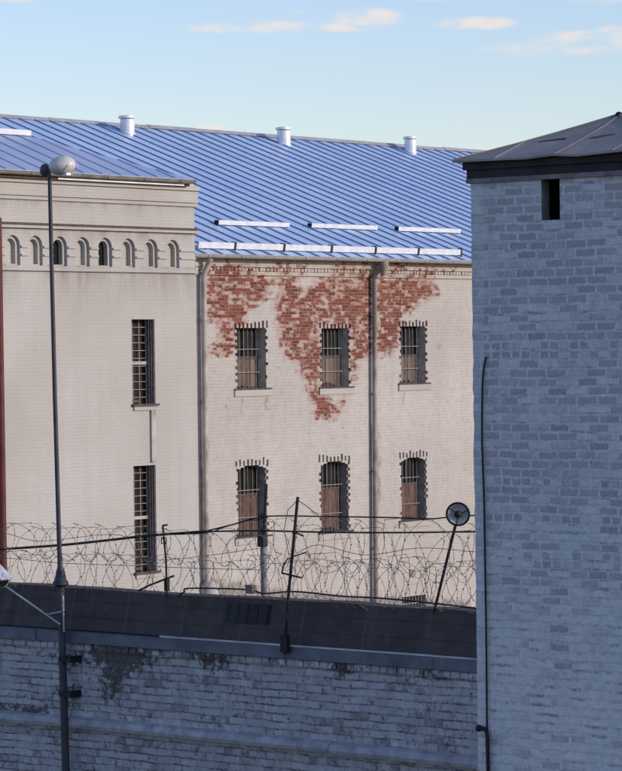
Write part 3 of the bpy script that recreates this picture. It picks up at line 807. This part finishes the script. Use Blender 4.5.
w = MB(); w.poly([(px1, TH, 0), (px0, TH, 0), (px0, TH, pz), (px1, TH, pz)]); w.poly([(px0, 0, 0), (px0, 0, pz), (px0, TH, pz), (px0, TH, 0)]); w.poly([(px1, 0, 0), (px1, TH, 0), (px1, TH, pz), (px1, 0, pz)])
w.build('rear_face', plain('old brick rear', (.4, .37, .34), .9, 0, .3, 4), perim)
# corbel course of headers under the coping
w = MB(); x = px0 + .05
while x < px1 - .2:
    if random.random() > .06: w.box(x, x + .115, -.035 + random.uniform(-.008, .006), -.002, pz - .078, pz - .006)
    x += .128
w.a = [stain_at(p[0], p[2]) for p in w.v]; w.build('header_course', PW, perim, 'stain')
w = MB(); x = px0                                        # flashing in sheets with slightly uneven joints
while x < px1:
    e = min(x + random.uniform(1.7, 2.3), px1); dy = random.uniform(-.006, .006); dz = random.uniform(-.006, .006)
    w.box(x, e - .006, -.06 + dy, TH + .06, pz - .0 + .002, pzt - .012 + dz, 0)
    if random.random() > .12: w.box(x, e - .006, -.068 + dy, -.035, pzt - .009 + dz, pzt + .012 + dz, 1)
    x = e
w.build('coping', [FLASH, FLASHL], perim)
yc = .21; tc_ = math.tan(R(75))
zcap = P.hit(237, 597.5, yc).z
y0c = yc - (zcap - pzt) / tc_
y0c = max(y0c, .0)
print('cap', zcap - pzt, y0c, 'wall top', pzt)
w = MB(); x = px0; prevz = 0
nseg = int((px1 - px0) / .5); zz = []
for k in range(nseg + 1): zz.append(random.uniform(-.012, .012))
for k in range(nseg):
    xa, xb = px0 + (px1-px0)*k/nseg, px0 + (px1-px0)*(k+1)/nseg
    for (A_, B_) in (((y0c, pzt), (yc, zcap)), ((yc, zcap), (yc + .3, zcap)), ((yc + .3, zcap), (TH + .02, pzt))):
        za, zb_ = (zz[k], zz[k+1])
        f0 = 1 if A_[1] == zcap else 0; f1 = 1 if B_[1] == zcap else 0
        w.face([w.vert((xa, A_[0], A_[1] + za*f0)), w.vert((xb, A_[0], A_[1] + zb_*f0)), w.vert((xb, B_[0], B_[1] + zb_*f1)), w.vert((xa, B_[0], B_[1] + za*f1))])
w.poly([(px0, y0c, pzt), (px0, yc, zcap), (px0, yc + .3, zcap), (px0, TH + .02, pzt)]); w.poly([(px1, y0c, pzt), (px1, TH + .02, pzt), (px1, yc + .3, zcap), (px1, yc, zcap)])
# horizontal lap battens of the felt
# wires and coils stand on the middle of the flat top
cap = w.build('felt_cap', CAP, perim)
n_s = Vector((0, -math.sin(R(75)), math.cos(R(75))))
pn = lambda u, v: P.plane(u, v, (0, y0c, pzt), n_s)
A, B = pn(226.5, 611), pn(270, 616); mb = MB()
Mx = Matrix.Translation((0, (A.y+B.y)/2, (A.z+B.z)/2)) @ Matrix.Rotation(R(75), 4, 'X')
mb.box(A.x, B.x, -.12, .12, .004, .02, 0, Mx)
for k in range(5): xx = A.x + .04 + (B.x-A.x-.08)*k/4; mb.box(xx-.012, xx+.012, -.11, .11, .0205, .03, 0, Mx)
mb.build('roof_patch', FASCIA, perim)
# thin laps
mb = MB()
for f_ in (.34, .72):
    yy = y0c + (yc - y0c) * f_; z2 = pzt + (zcap - pzt) * f_
    Mx = Matrix.Translation((0, yy, z2)) @ Matrix.Rotation(R(75), 4, 'X'); mb.box(px0 + .1, px1 - .1, -.01, .01, -.01, .008, 0, Mx)
mb.build('felt_lap', CAP, perim)
# ledge running along the wall
zl = P.hit(330, 746.5, -.05).z; w = MB(); x = px0
while x < px1:
    e = min(x + random.uniform(2.0, 3.2), px1); dz = random.uniform(-.012, .012)
    w.prism([(x,-.003,zl-.06+dz),(x,-.10,zl-.075+dz),(x,-.115,zl-.03+dz),(x,-.08,zl+.035+dz),(x,-.003,zl+.06+dz)],
            [(e-.006,-.003,zl-.06+dz),(e-.006,-.10,zl-.075+dz),(e-.006,-.115,zl-.03+dz),(e-.006,-.08,zl+.035+dz),(e-.006,-.003,zl+.06+dz)])
    x = e
w.build('ledge', plain('grey painted ledge', (.33,.33,.335), .75, 0, .35, 5), perim)

# -- razor wire
def W(Fr, p): 
    q = Fr.o + Fr.x * p[0] + Fr.y * p[1]; q.z = p[2]; return q
def coil(name, label, xa, xb, yc_, zc_, rad, pitch, seed, flat=1.0, wob=.05, sag=0.0):
    rn = random.Random(seed); mb = MB(); pts = []
    loops = int((xb - xa) / pitch); N = 18
    ph = [rn.uniform(-1, 1) for _ in range(loops + 2)]; rj = [1 + rn.uniform(-.16, .12) for _ in range(loops + 2)]
    zj = [rn.uniform(-wob, wob) for _ in range(loops + 2)]
    for k in range(loops * N):
        i = k // N; f = (k % N) / N; t = 2 * math.pi * f
        L_ = lambda arr: arr[i] * (1 - f) + arr[i+1] * f
        rr = rad * L_(rj)
        x = xa + pitch * (i + f) + .16 * math.sin(t) * L_(ph) + .10 * math.cos(t) * (1 if i % 2 else -1)
        pts.append(Vector((x, yc_ + rr * math.sin(t) * .9, zc_ + rr * math.cos(t) * flat + L_(zj) - sag * math.sin((x - xa) / (xb - xa) * math.pi * 3) * .04)))
    mb.tube(pts, .0029, 4, 0, True, False)
    for k in range(1, len(pts) - 1, 1):
        if rn.random() < .8:
            d = (pts[k+1] - pts[k-1]).normalized(); e = d.cross(Vector((rn.uniform(-1,1), rn.uniform(-1,1), rn.uniform(-1,1)))).normalized()
            c0 = pts[k]; mb.poly([c0 - d*.014, c0 + e*.010, c0 + d*.014, c0 - e*.010])
    mb.v = [tuple(W(P, p)) for p in mb.v]
    o = mb.build(name, RUST); origin_to(o, W(P, (xa, yc_, zc_))); return tag(o, label, 'razor wire', 'razor wire coils along the wall top')
xa, xm, xz = P.hit(-25, 590, yc).x, P.hit(262, 590, yc).x, P.hit(500, 590, yc).x
coil('razor_wire_coil', 'lower razor wire coil lying on the felt cap beside the lamp post', xa, xm, yc, zcap + .22, .23, .16, 1, 1.0, .02)
coil('razor_wire_coil', 'upper razor wire coil of wide arcs hanging above the lower coil by the lamp post', xa, xm, yc, zcap + .57, .25, .19, 2, .85, .04)
xr0 = P.hit(255, 590, yc).x
coil('razor_wire_coil', 'tangled lower razor wire coil between black leaning rod and round disc', xr0, xz, yc, zcap + .26, .27, .105, 3, 1.0, .07)
coil('razor_wire_coil', 'upper tangled razor wire coil reaching from grey post past the round disc', xr0, xz, yc, zcap + .68, .30, .165, 4, 1.0, .10)
def strand(name, label, pix, y, rad, mat, cat, group=None, Fr=None, seg=6):
    Fr = Fr or P; pts = []; Q_ = [Fr.hit(u, v, y) for u, v in pix]
    for k in range(len(Q_) - 1):                      # Catmull-Rom
        p0, p1, p2, p3 = Q_[max(k-1,0)], Q_[k], Q_[k+1], Q_[min(k+2, len(Q_)-1)]
        for j in range(seg):
            t = j / seg
            pts.append(.5 * ((2*p1) + (p2-p0)*t + (2*p0-5*p1+4*p2-p3)*t*t + (3*p1-p0-3*p2+p3)*t**3))
    pts.append(Q_[-1]); mb = MB(); mb.tube(pts, rad, 6)
    mb.v = [tuple(W(Fr, p)) for p in mb.v]; o = mb.build(name, mat); origin_to(o, W(Fr, Q_[0])); return tag(o, label, cat, group)
strand('tension_wire', 'thin wire strung through the upper razor coil left of the grey post', [(-40,533),(3,533),(40,541),(120,535),(150,560),(262,548)], yc, .004, RUST, 'wire', 'wires strung along the wall top')
strand('tension_wire', 'thin wire running through the lower razor coil below the tall bay windows', [(-40,561),(3,558),(60,563),(140,566),(190,568),(262,570)], yc, .004, RUST, 'wire', 'wires strung along the wall top')
strand('tension_wire', 'thin wire through the tangled coils left of the round disc', [(297,553),(320,545),(365,555),(420,548),(476,552),(520,556)], yc, .004, RUST, 'wire', 'wires strung along the wall top')
strand('barbed_wire', 'dark wire sagging just above the felt cap with a small box on it', [(178,597),(184,592),(190,588.3),(247,589.6),(263,593.5),(291,591.6),(314,593.2),(341,596.2),(380,598.2),(430,603),(478,608.5),(540,616)], yc - .06, .011, CABLE, 'wire')
p = P.hit(251, 589.3, yc - .06); mb = MB(); mb.box(-.055, .055, -.04, .04, -.05, .05); mb.box(-.06, .06, -.044, -.041, .03, .055); 
jb = mb.build('junction_box', plain('brown grey box', (.16, .14, .125), .7, 0, .3), loc=W(P, p)); jb.rotation_euler = (0, 0, -b); tag(jb, 'small square brown grey box on the low wire left of the grey post', 'junction box')

# -- grey post behind the wall and its cables
yp = 9.0
pb_ = P.hit(265.5, 700, yp); pt_ = P.hit(265.8, 541, yp)
post = thing('utility_post', 'grey post with dark collar rising behind the wall before the lower left window', 'post', W(P, (pb_.x, yp, 0)), -b)
mb = MB(); mb.tube([(0, 0, 0), (0, 0, pt_.z + .05)], [.062, .05], 12); mb.build('post_shaft', WOODP, post)
tt = P.hit(266.5, 484, yp); mb = MB(); mb.tube([(0, 0, pt_.z), (tt.x - pb_.x, 0, tt.z)], .022, 8); mb.build('mast_pipe', DARK, post)
mb = MB(); mb.box(-.065, .065, -.075, .03, pt_.z - .09, pt_.z + .09); mb.build('clamp_box', DARK, post)
for v_ in (516.5, 531):
    mb = MB(); z_ = P.hit(266, v_, yp).z; mb.box(-.09, .09, -.035, -.02, z_ - .02, z_ + .02); mb.tube([(-.0, -.03, z_ - .05), (0, -.03, z_ + .05)], .022, 8)
    mb.build('insulator', DARK, post)
strand('overhead_cable', 'thick black cable bundle crossing in front of the bay and lamp post', [(-60,553),(0,549.3),(60,545.2),(110,540),(150,535.5),(205,531.4)], yp - .03, .024, CABLE, 'cable', 'cables slung behind the wall')
strand('overhead_cable', 'upper black cable passing the top of the round disc to the tower', [(205,531.4),(235,524),(266,516.4),(330,516.6),(400,517.8),(430,519),(458,516),(480,515.5),(640,516)], yp - .03, .0125, CABLE, 'cable', 'cables slung behind the wall')
strand('overhead_cable', 'lower straight black cable running from grey post under the round disc', [(205,531.6),(235,531),(266,530.8),(330,532.3),(400,532.6),(480,531.6),(640,530)], yp - .03, .0155, CABLE, 'cable', 'cables slung behind the wall')
strand('overhead_cable', 'frayed thin cable dipping between bay corner and the grey post', [(160,535),(205,533),(225,527),(245,521),(266,519)], yp + .02, .009, CABLE, 'cable', 'cables slung behind the wall')

# -- leaning black rod with side arms
rod = thing('barbed_wire_bracket', 'tall thin black rod leaning at the coping with short side arms', 'bracket', W(P, P.hit(284, 652, -.10)), -b)
b0 = P.hit(284, 652, -.10); L0 = lambda u, v, y=-.08: P.hit(u, v, y) - b0
mb = MB(); mb.tube([L0(284.2, 654, -.10), L0(288, 600, -.09), L0(297.8, 497, -.08)], .018, 8); mb.build('rod', DARK, rod)
mb = MB(); q = L0(284.5, 645, -.10); mb.box(q.x - .05, q.x + .05, -.02, .035, q.z - .09, q.z + .12); mb.build('base_plate', DARK, rod)
mb = MB(); mb.tube([L0(293.8, 532), L0(303.5, 536)], .010, 6); mb.build('side_arm', DARK, rod)
mb = MB(); mb.tube([L0(281.8, 573), L0(301.5, 577.8)], .011, 6); mb.tube([L0(281.8, 573), L0(283, 566), L0(287, 559.5), L0(295, 556), L0(307, 552)], .008, 6); mb.build('side_arm', DARK, rod)
mb = MB(); mb.tube([L0(297.5, 500), L0(305, 505), L0(318, 515), L0(328, 530)], .005, 5); mb.tube([L0(297.5, 500), L0(288, 510), L0(284, 530), L0(290, 560)], .005, 5); mb.build('wire_loop', RUST, rod)

# -- small mast left
b1 = P.hit(166.8, 594, yc); mast = thing('antenna_mast', 'small thin mast with bent tip standing on the felt cap below the bay window', 'mast', W(P, b1), -b)
L1 = lambda u, v, y=yc: P.hit(u, v, y) - b1
mb = MB(); mb.tube([L1(167, 597), L1(166, 560), L1(162.8, 526), L1(163.2, 525.4), L1(167.3, 525)], .013, 6); mb.build('mast_rod', DARK, mast)
mb = MB(); mb.tube([L1(167, 591), L1(166.6, 578)], .035, 8); mb.build('base_sleeve', DARK, mast)
mb = MB(); mb.tube([L1(139, 590.5), L1(150, 585), L1(174, 575.8)], .013, 6); mb.build('stay', DARK, mast)
mb = MB(); mb.tube([L1(161.5, 538), L1(161.5, 543.5), L1(166.3, 543.5), L1(166.3, 538), L1(161.5, 538)], .008, 6); mb.build('wire_clip', DARK, mast)

# -- round disc on a leaning rod
b2 = P.hit(434, 612, yc); disc = thing('disc_lamp', 'round grey disc with dark rim on a thin leaning rod beside the tower', 'lamp', W(P, b2), -b)
L2 = lambda u, v, y=yc: P.hit(u, v, y) - b2
cc = L2(458, 514); mb = MB(); mb.tube([L2(433.6, 614), L2(455.8, 524)], .017, 8); mb.build('rod', DARK, disc)
rad = 11.4 / F * (W(P, P.hit(458, 514, yc)).y)
fm = (Matrix.Translation(cc) @ Matrix.Rotation(b, 4, 'Z') @ Matrix.Rotation(R(98), 4, 'X') @ Matrix.Rotation(R(-8), 4, 'Y'))
mb = MB(); mb.lathe([(rad*.93, -.015), (rad*.9, .012), (rad*.6, -.012), (rad*.3, -.02), (.01, -.022)], fm, 28); mb.build('dish', DISH, disc)
mb = MB(); 
ring = [fm @ Vector((rad*math.cos(2*math.pi*k/32), rad*math.sin(2*math.pi*k/32), .01)) for k in range(33)]
mb.tube(ring, .012, 8, 0, False); mb.build('rim', DARK, disc)
mb = MB(); mb.lathe([(rad*.30, -.01), (rad*.32, .03), (rad*.18, .05), (.005, .055)], fm, 16)
for k in range(3):
    t = 2*math.pi*k/3 + .4; mb.tube([fm @ Vector((0, 0, .03)), fm @ Vector((rad*math.cos(t), rad*math.sin(t), .015))], .006, 6)
mb.build('hub', DARK, disc)

# -- lamp post
yl = -.13; b3 = P.hit(66, 790, yl); lamp = thing('lamp_post', 'slender dark grey lamp post with cloudy bowl lamp clamped to the perimeter wall', 'street lamp', W(P, (b3.x, yl, 0)), -b)
L3 = lambda u, v, y=yl: P.hit(u, v, y) - Vector((b3.x, yl, 0))
lowp = [(65.8, 771), (63.4, 690), (61.6, 620), (60.6, 585)]
pl_ = [L3(*t) for t in lowp]; d_ = (pl_[0] - pl_[1]) / (pl_[1].z - pl_[0].z)
base = pl_[0] + d_ * pl_[0].z
mb = MB(); mb.tube([base] + pl_, [.056, .052, .05, .047, .044], 12); mb.build('lower_pole', POLE, lamp)
mb = MB(); mb.tube([L3(60.5, 583), L3(58.5, 520), L3(55, 400), L3(51.5, 260), L3(49.6, 176)], [.032, .030, .029, .027, .026], 12); mb.build('upper_pole', POLE, lamp)
cz_ = L3(60.6, 583); mb = MB(); mb.lathe([(.047, cz_.z - .11), (.05, cz_.z - .05), (.10, cz_.z - .02), (.10, cz_.z + .01), (.075, cz_.z + .04), (.055, cz_.z + .15), (.034, cz_.z + .21)], Matrix.Translation((cz_.x, cz_.y, 0)), 16); mb.build('collar', POLE, lamp)
for v_ in (659, 693.5):
    q = L3(66.5, v_); mb = MB(); mb.box(q.x - .075, q.x + .10, -.065, -.053, q.z - .025, q.z + .025); mb.box(q.x - .075, q.x + .10, .055, .066, q.z - .025, q.z + .025); mb.box(q.x + .085, q.x + .135, -.066, -yl - .002, q.z - .04, q.z + .04)
    mb.build('wall_clamp', DARK, lamp)
mb = MB(); mb.tube([L3(64, 632, yl - .05), L3(63.0, 596, yl - .05)], .012, 6); mb.build('conduit', FLASHL, lamp)
hc = L3(62.3, 165.6); Rm = Matrix.Rotation(b, 3, 'Z') @ Matrix.Rotation(R(-7), 3, 'Y')
mb = MB(); mb.ball(hc, (.172, .13, .122), Rm, 20, 12); mb.build('lamp_bowl', OPAL, lamp)
c2 = L3(45.5, 170.3); mb = MB(); mb.ball(c2, (.075, .085, .085), Rm, 14, 10); mb.tube([L3(49.6, 178), L3(47.5, 171)], .032, 8); mb.build('lamp_housing', plain('dark green grey housing', (.075,.085,.08), .5, .2, .3), lamp)
mb = MB(); mb.tube([L3(75.5, 162), L3(77.3, 164), L3(77, 168), L3(74.5, 170)], .008, 6); mb.box(hc.x - .06, hc.x + .10, hc.y - .03, hc.y + .05, hc.z - .125, hc.z - .095); mb.build('clip', GALV, lamp)

# -- security camera at the left edge, on an arm fixed to the lamp post
b4 = P.hit(60, 624, yl - .06); scam = thing('security_camera', 'white camera housing on a long thin arm beside the lamp post', 'camera', W(P, b4), -b)
L4 = lambda u, v, y=yl - .06: P.hit(u, v, y) - b4
mb = MB(); mb.tube([L4(60.5, 624.5), L4(5, 586)], .013, 8); mb.build('arm', FLASHL, scam)
mb = MB(); mb.tube([L4(60, 612), L4(46.5, 614.5)], .011, 6); mb.build('strut', FLASHL, scam)
Mx = Matrix.Translation(L4(-4, 576)) @ Matrix.Rotation(R(35), 4, 'Y')
mb = MB(); mb.box(-.20, .15, -.10, .10, -.07, .075, 0, Mx); mb.box(-.22, .185, -.115, .115, .076, .095, 0, Mx); mb.box(.1505, .165, -.07, .07, -.05, .055, 1, Mx); mb.build('housing', [LEAD, BLACK], scam)

# ================================================================== WATCHTOWER
T = Frame(at(472.3, 300, 25.6), -b)
tower = thing('watchtower', 'square whitewashed brick tower in shade with dark hipped sheet roof', 'tower', T.o, -b)
ec = T.plane(452.5, 160.6, (0, 0, 0), (1, -1, 0))        # eave corner lies on the diagonal x=y (negative side)
ap = T.plane(619, 114.5, (0, 0, 0), (1, -1, 0))
o_ = -ec.x; he = ap.x + o_; TWD = 2 * ap.x
print('tower overhang', o_, 'half', he, 'width', TWD, 'rise', ap.z - ec.z)
ztop = T.hit(545, 176, 0).z
S0 = T.hit(541.5, 200); S1 = T.hit(559.8, 200); sz0 = T.hit(550, 220).z; sz1 = ztop - .0
w = MB(); rn = random.Random(5)
slot = (S0.x, S1.x, sz0, ztop - .03)
# face with a slightly ragged left arris
zs_ = grid_lines(0, ztop, .077, [slot[2], slot[3]]); xs_ = grid_lines(0, TWD, .3, [slot[0], slot[1]])
jx = [rn.uniform(-.009, .006) if rn.random() < .6 else rn.uniform(-.003, .003) for _ in zs_]
q = lambda i, j: ((xs_[i] + (jx[j] if i == 0 else 0)), 0.0, zs_[j])
for i in range(len(xs_) - 1):
    for j in range(len(zs_) - 1):
        cx, cz2 = (xs_[i]+xs_[i+1])/2, (zs_[j]+zs_[j+1])/2
        if slot[0] < cx < slot[1] and slot[2] < cz2 < slot[3]: continue
        w.poly([q(i, j), q(i+1, j), q(i+1, j+1), q(i, j+1)])
for j in range(len(zs_) - 1): w.poly([(jx[j], 0, zs_[j]), (jx[j+1], 0, zs_[j+1]), (0, TWD, zs_[j+1]), (0, TWD, zs_[j])])
w.poly([(TWD, 0, 0), (TWD, TWD, 0), (TWD, TWD, ztop), (TWD, 0, ztop)]); w.poly([(0, TWD, 0), (0, TWD, ztop), (TWD, TWD, ztop), (TWD, TWD, 0)])
w.build('wall', TW, tower)
X0, X1, z0, z1 = slot; dr = .115
sl = MB()
sl.poly([(X0, 0, z0), (X0, dr, z0), (X0, dr, z1), (X0, 0, z1)], 0); sl.poly([(X1, 0, z0), (X1, 0, z1), (X1, .5, z1), (X1, .5, z0)], 0)
sl.poly([(X0, 0, z0), (X1, 0, z0), (X1, .5, z0), (X0 - .2, .5, z0), (X0 - .2, dr, z0), (X0, dr, z0)], 1); sl.poly([(X0, 0, z1), (X1, 0, z1), (X1, .5, z1), (X0 - .2, .5, z1), (X0 - .2, dr, z1), (X0, dr, z1)], 1)
sl.poly([(X0, dr, z0), (X0 - .2, dr, z0), (X0 - .2, dr, z1), (X0, dr, z1)], 1); sl.poly([(X0 - .2, dr, z0), (X0 - .2, .5, z0), (X0 - .2, .5, z1), (X0 - .2, dr, z1)], 1); sl.poly([(X0 - .2, .5, z0), (X1, .5, z0), (X1, .5, z1), (X0 - .2, .5, z1)], 1)
sl.build('slot_window', [SOFFIT, BLACK], tower)
# eaves: plaster frieze, tarred fascia, sheet roof
c = MB(); c.box(-.03, TWD + .03, -.03, TWD + .03, ztop - .028, T.hit(545, 174.6, -.03).z); c.build('frieze', SOFFIT, tower)
zf = T.hit(545, 174.2, -.09).z; c = MB()
fo = o_ - .085
c.box(-fo, TWD + fo, -fo, TWD + fo, zf, ec.z - .085); c.box(-fo - .025, TWD + fo + .025, -fo - .025, TWD + fo + .025, ec.z - .083, ec.z - .02); c.build('fascia', FASCIA, tower)
c = MB(); ce = TWD / 2
n = 8; ringp = []
def eave_pts():
    e0, e1 = -o_, TWD + o_
    out = []
    for (A_, B_) in (((e0, e0), (e1, e0)), ((e1, e0), (e1, e1)), ((e1, e1), (e0, e1)), ((e0, e1), (e0, e0))):
        for k in range(n): t = k / n; out.append((A_[0] + (B_[0]-A_[0])*t, A_[1] + (B_[1]-A_[1])*t))
    return out
ep = eave_pts(); rn = random.Random(9)
jz = [rn.uniform(-.012, .010) if k % n else 0.0 for k in range(len(ep))]
def rpt(k, f):
    x, y = ep[k % len(ep)]; f2 = f
    z = ec.z + (ap.z - ec.z) * (f - .03 * math.sin(f * math.pi)) + jz[k % len(ep)] * (1 - f)
    return (x + (ce - x) * f, y + (ce - y) * f, z)
fs = [0, .2, .4, .6, .8, 1.0]
for k in range(len(ep)):
    for a_, b_ in zip(fs[:-1], fs[1:]):
        pts = [rpt(k, a_), rpt(k+1, a_), rpt(k+1, b_), rpt(k, b_)] if b_ < 1 else [rpt(k, a_), rpt(k+1, a_), (ce, ce, ap.z)]
        c.poly(pts)
    e0, e1 = rpt(k, 0), rpt(k+1, 0); c.poly([e0, e1, (e1[0], e1[1], e1[2] - .018), (e0[0], e0[1], e0[2] - .018)])
    c.poly([(e0[0], e0[1], e0[2] - .018), (e1[0], e1[1], e1[2] - .018), (ce, ce, ec.z - .019)])
# seams on the sheets
for k in range(0, len(ep)):
    x, y = ep[k]
    if k % n == 0: pth = [rpt(k, f) for f in fs]; c.tube([(p_[0], p_[1], p_[2] + .006) for p_ in pth], .007, 6)
for side in range(4):
    for t in (.22, .52, .80):
        # seam perpendicular to the eave until it meets the hip
        k0_ = side * n; e0 = Vector(ep[k0_]); e1 = Vector(ep[(k0_ + n) % len(ep)]); p0 = e0 + (e1 - e0) * t
        inw = (Vector((ce, ce)) - (e0 + e1) / 2).normalized(); ln = min(t, 1 - t) * (e1 - e0).length
        pth = []
        for s_ in range(6):
            f = s_ / 5 * ln / he; pp = p0 + inw * (s_ / 5 * ln); pth.append((pp.x, pp.y, ec.z + (ap.z-ec.z)*(f - .03*math.sin(f*math.pi)) + .006))
        c.tube(pth, .004, 5)
troof = c.build('roof', TROOF, tower)
c = MB(); c.ball((ce, ce, ap.z - .005), (.035, .035, .03)); c.build('finial', DARK, troof)
fz = lambda x, y: ec.z + (ap.z-ec.z)*((y + o_)/he - .03*math.sin((y + o_)/he*math.pi))
for (x, y, L_) in ((.62, .30, .26), (1.12, .32, .22)):   # lifted laps of torn sheet
    c = MB(); z = fz(x, y); c.prism([(x-L_/2, y, z+.004), (x+L_/2, y+.03, z+.008), (x+L_/2, y+.06, z+.03), (x-L_/2, y+.03, z+.012)], [(x-L_/2, y-.004, z-.02), (x+L_/2, y+.026, z-.02), (x+L_/2, y+.056, z-.02), (x-L_/2, y+.026, z-.02)])
    c.build('torn_lap', LAP, troof)

# -- cable and pipe on the tower
strand('wall_cable', 'thin black cable running down the tower face near its corner', [(486.5,357),(484.5,364),(482.5,385),(482,440),(484,500),(485,560),(486.2,640),(487,735)], -.018, .0085, CABLE, 'cable', None, T)
p0 = T.hit(487.5, 733, -.03); pipe = thing('drain_pipe', 'short black bent pipe at the foot of the thin tower cable', 'pipe', W(T, (p0.x, -.03, 0)), -b)
mb = MB(); L5 = lambda u, v: T.hit(u, v, -.03) - Vector((p0.x, -.03, 0))
e_ = L5(488.2, 771); mb.tube([L5(479.5, 728.3), L5(484, 728.8), L5(486.6, 731.5), L5(487.4, 738), e_, Vector((e_.x, 0, 0))], .018, 10); mb.build('pipe_run', DARK, pipe)
mb = MB(); q = L5(478.8, 728.2); mb.ball(q, (.03, .03, .03), n=10, k=8); mb.build('pipe_end', DARK, pipe)

# ================================================================== GROUND
mb = MB(); n = 24
for i in range(n):
    for j in range(n):
        xa_, xb_, ya, yb2 = [-3000 + 6000 * t / n for t in (i, i+1, j, j+1)]
        mb.poly([(xa_, ya, 0), (xb_, ya, 0), (xb_, yb2, 0), (xa_, yb2, 0)])
g = mb.build('ground', m_ground()); g['kind'] = 'structure'

# ================================================================== LIGHT, SKY, CAMERA
sel, saz = R(16.0), Vector((.955, -.30)).normalized()
sdir = Vector((saz.x * math.cos(sel), saz.y * math.cos(sel), math.sin(sel)))
sun = bpy.data.lights.new('sun', 'SUN'); sun.energy = 2.1; sun.angle = R(.5); sun.color = (1.0, .88, .75)
so = bpy.data.objects.new('sun', sun); COL.objects.link(so); so.rotation_euler = sdir.to_track_quat('Z', 'Y').to_euler(); so.location = (30, -10, 40)
world = bpy.data.worlds.new('World'); scene.world = world; world.use_nodes = True
nt = world.node_tree; bg = nt.nodes['Background']
sky = nt.nodes.new('ShaderNodeTexSky'); sky.sky_type = 'NISHITA'; sky.sun_disc = False
sky.sun_elevation = sel; sky.sun_rotation = math.atan2(sdir.x, sdir.y)
sky.air_density = 1.0; sky.dust_density = .3; sky.ozone_density = 3.0; sky.altitude = 100
tcw = nt.nodes.new('ShaderNodeTexCoord')
def wm(op, a_, b_=None, clamp=False):
    x = nt.nodes.new('ShaderNodeMath'); x.operation = op; x.use_clamp = clamp
    for k, v_ in enumerate((a_, b_)):
        if v_ is None: continue
        if hasattr(v_, 'is_output'): nt.links.new(v_, x.inputs[k])
        else: x.inputs[k].default_value = v_
    return x.outputs[0]
sep = nt.nodes.new('ShaderNodeSeparateXYZ'); nt.links.new(tcw.outputs['Generated'], sep.inputs[0])
mp = nt.nodes.new('ShaderNodeMapping'); mp.inputs['Scale'].default_value = (1, 1, 3.2); nt.links.new(tcw.outputs['Generated'], mp.inputs[0])
nz = nt.nodes.new('ShaderNodeTexNoise'); nz.inputs['Scale'].default_value = 34; nz.inputs['Detail'].default_value = 7; nz.inputs['Roughness'].default_value = .58
nt.links.new(mp.outputs[0], nz.inputs['Vector'])
# small fair-weather clouds: (azimuth, elevation, half width, half height, density), directions far out in the sky
CLOUDS = [(372,19,44,13,1.0),(352,27,38,7,.6),(478,24,50,9,.95),(585,43,70,14,.95),(530,48,60,10,.7),(617,36,24,12,.7),(480,-2,70,7,.8),(300,9,34,9,.7),(255,27,80,9,.6),(214,128,24,6,.75),(20,-3,40,8,.6),(600,0,40,7,.4),
          (-300,10,160,22,.8),(900,30,150,25,.8),(1300,-60,260,40,.8),(-900,-40,300,45,.8)]
tot = None
az = wm('DIVIDE', sep.outputs[0], wm('MAXIMUM', sep.outputs[1], .02)); el_ = wm('DIVIDE', sep.outputs[2], wm('MAXIMUM', sep.outputs[1], .02))
for (u, v, ru, rv, dn) in CLOUDS:
    ca = (u - UC) / F; ce_ = (VH - v) / F + .013 * ca * -1
    ax = wm('DIVIDE', wm('SUBTRACT', az, ca), ru / F); ay = wm('DIVIDE', wm('SUBTRACT', el_, ce_), rv / F)
    e_ = wm('MULTIPLY', wm('SUBTRACT', 1.0, wm('ADD', wm('MULTIPLY', ax, ax), wm('MULTIPLY', ay, ay)), True), dn)
    tot = e_ if tot is None else wm('MAXIMUM', tot, e_)
mr = nt.nodes.new('ShaderNodeMapRange'); mr.interpolation_type = 'SMOOTHSTEP'; mr.inputs[1].default_value = .0; mr.inputs[2].default_value = .75
nt.links.new(wm('MULTIPLY', tot, wm('ADD', wm('MULTIPLY', wm('SUBTRACT', nz.outputs[0], .5), 4.5), .62)), mr.inputs[0])
mr.inputs[4].default_value = .85
tint = nt.nodes.new('ShaderNodeMix'); tint.data_type = 'RGBA'; tint.blend_type = 'MULTIPLY'; tint.inputs[0].default_value = 1.0
nt.links.new(sky.outputs[0], tint.inputs[6]); tr = nt.nodes.new('ShaderNodeMix'); tr.data_type = 'RGBA'; tr.inputs[6].default_value = (1.09, .933, .945, 1); tr.inputs[7].default_value = (1.12, .97, 1.16, 1)
tm = nt.nodes.new('ShaderNodeMapRange'); tm.inputs[1].default_value = .06; tm.inputs[2].default_value = .30; nt.links.new(sep.outputs[2], tm.inputs[0])
nt.links.new(tm.outputs[0], tr.inputs[0]); nt.links.new(tr.outputs[2], tint.inputs[7])
mx = nt.nodes.new('ShaderNodeMix'); mx.data_type = 'RGBA'; mx.inputs[7].default_value = (4.5, 4.05, 3.7, 1)
nt.links.new(mr.outputs[0], mx.inputs[0]); nt.links.new(tint.outputs[2], mx.inputs[6]); nt.links.new(mx.outputs[2], bg.inputs[0])
bg.inputs[1].default_value = .15

cam = bpy.data.cameras.new('camera'); cam.sensor_fit = 'HORIZONTAL'; cam.sensor_width = 36; cam.lens = F / W0 * 36; cam.clip_end = 6000; cam.clip_start = .5
co = bpy.data.objects.new('camera', cam); COL.objects.link(co)
mt = Matrix((rt, upv, -fw)).transposed().to_4x4(); mt.translation = CAM; co.matrix_world = mt
scene.camera = co
scene.view_settings.view_transform = 'Standard'; scene.view_settings.look = 'None'; scene.view_settings.gamma = 1; scene.view_settings.exposure = 0.4; scene.view_settings.use_curve_mapping = False
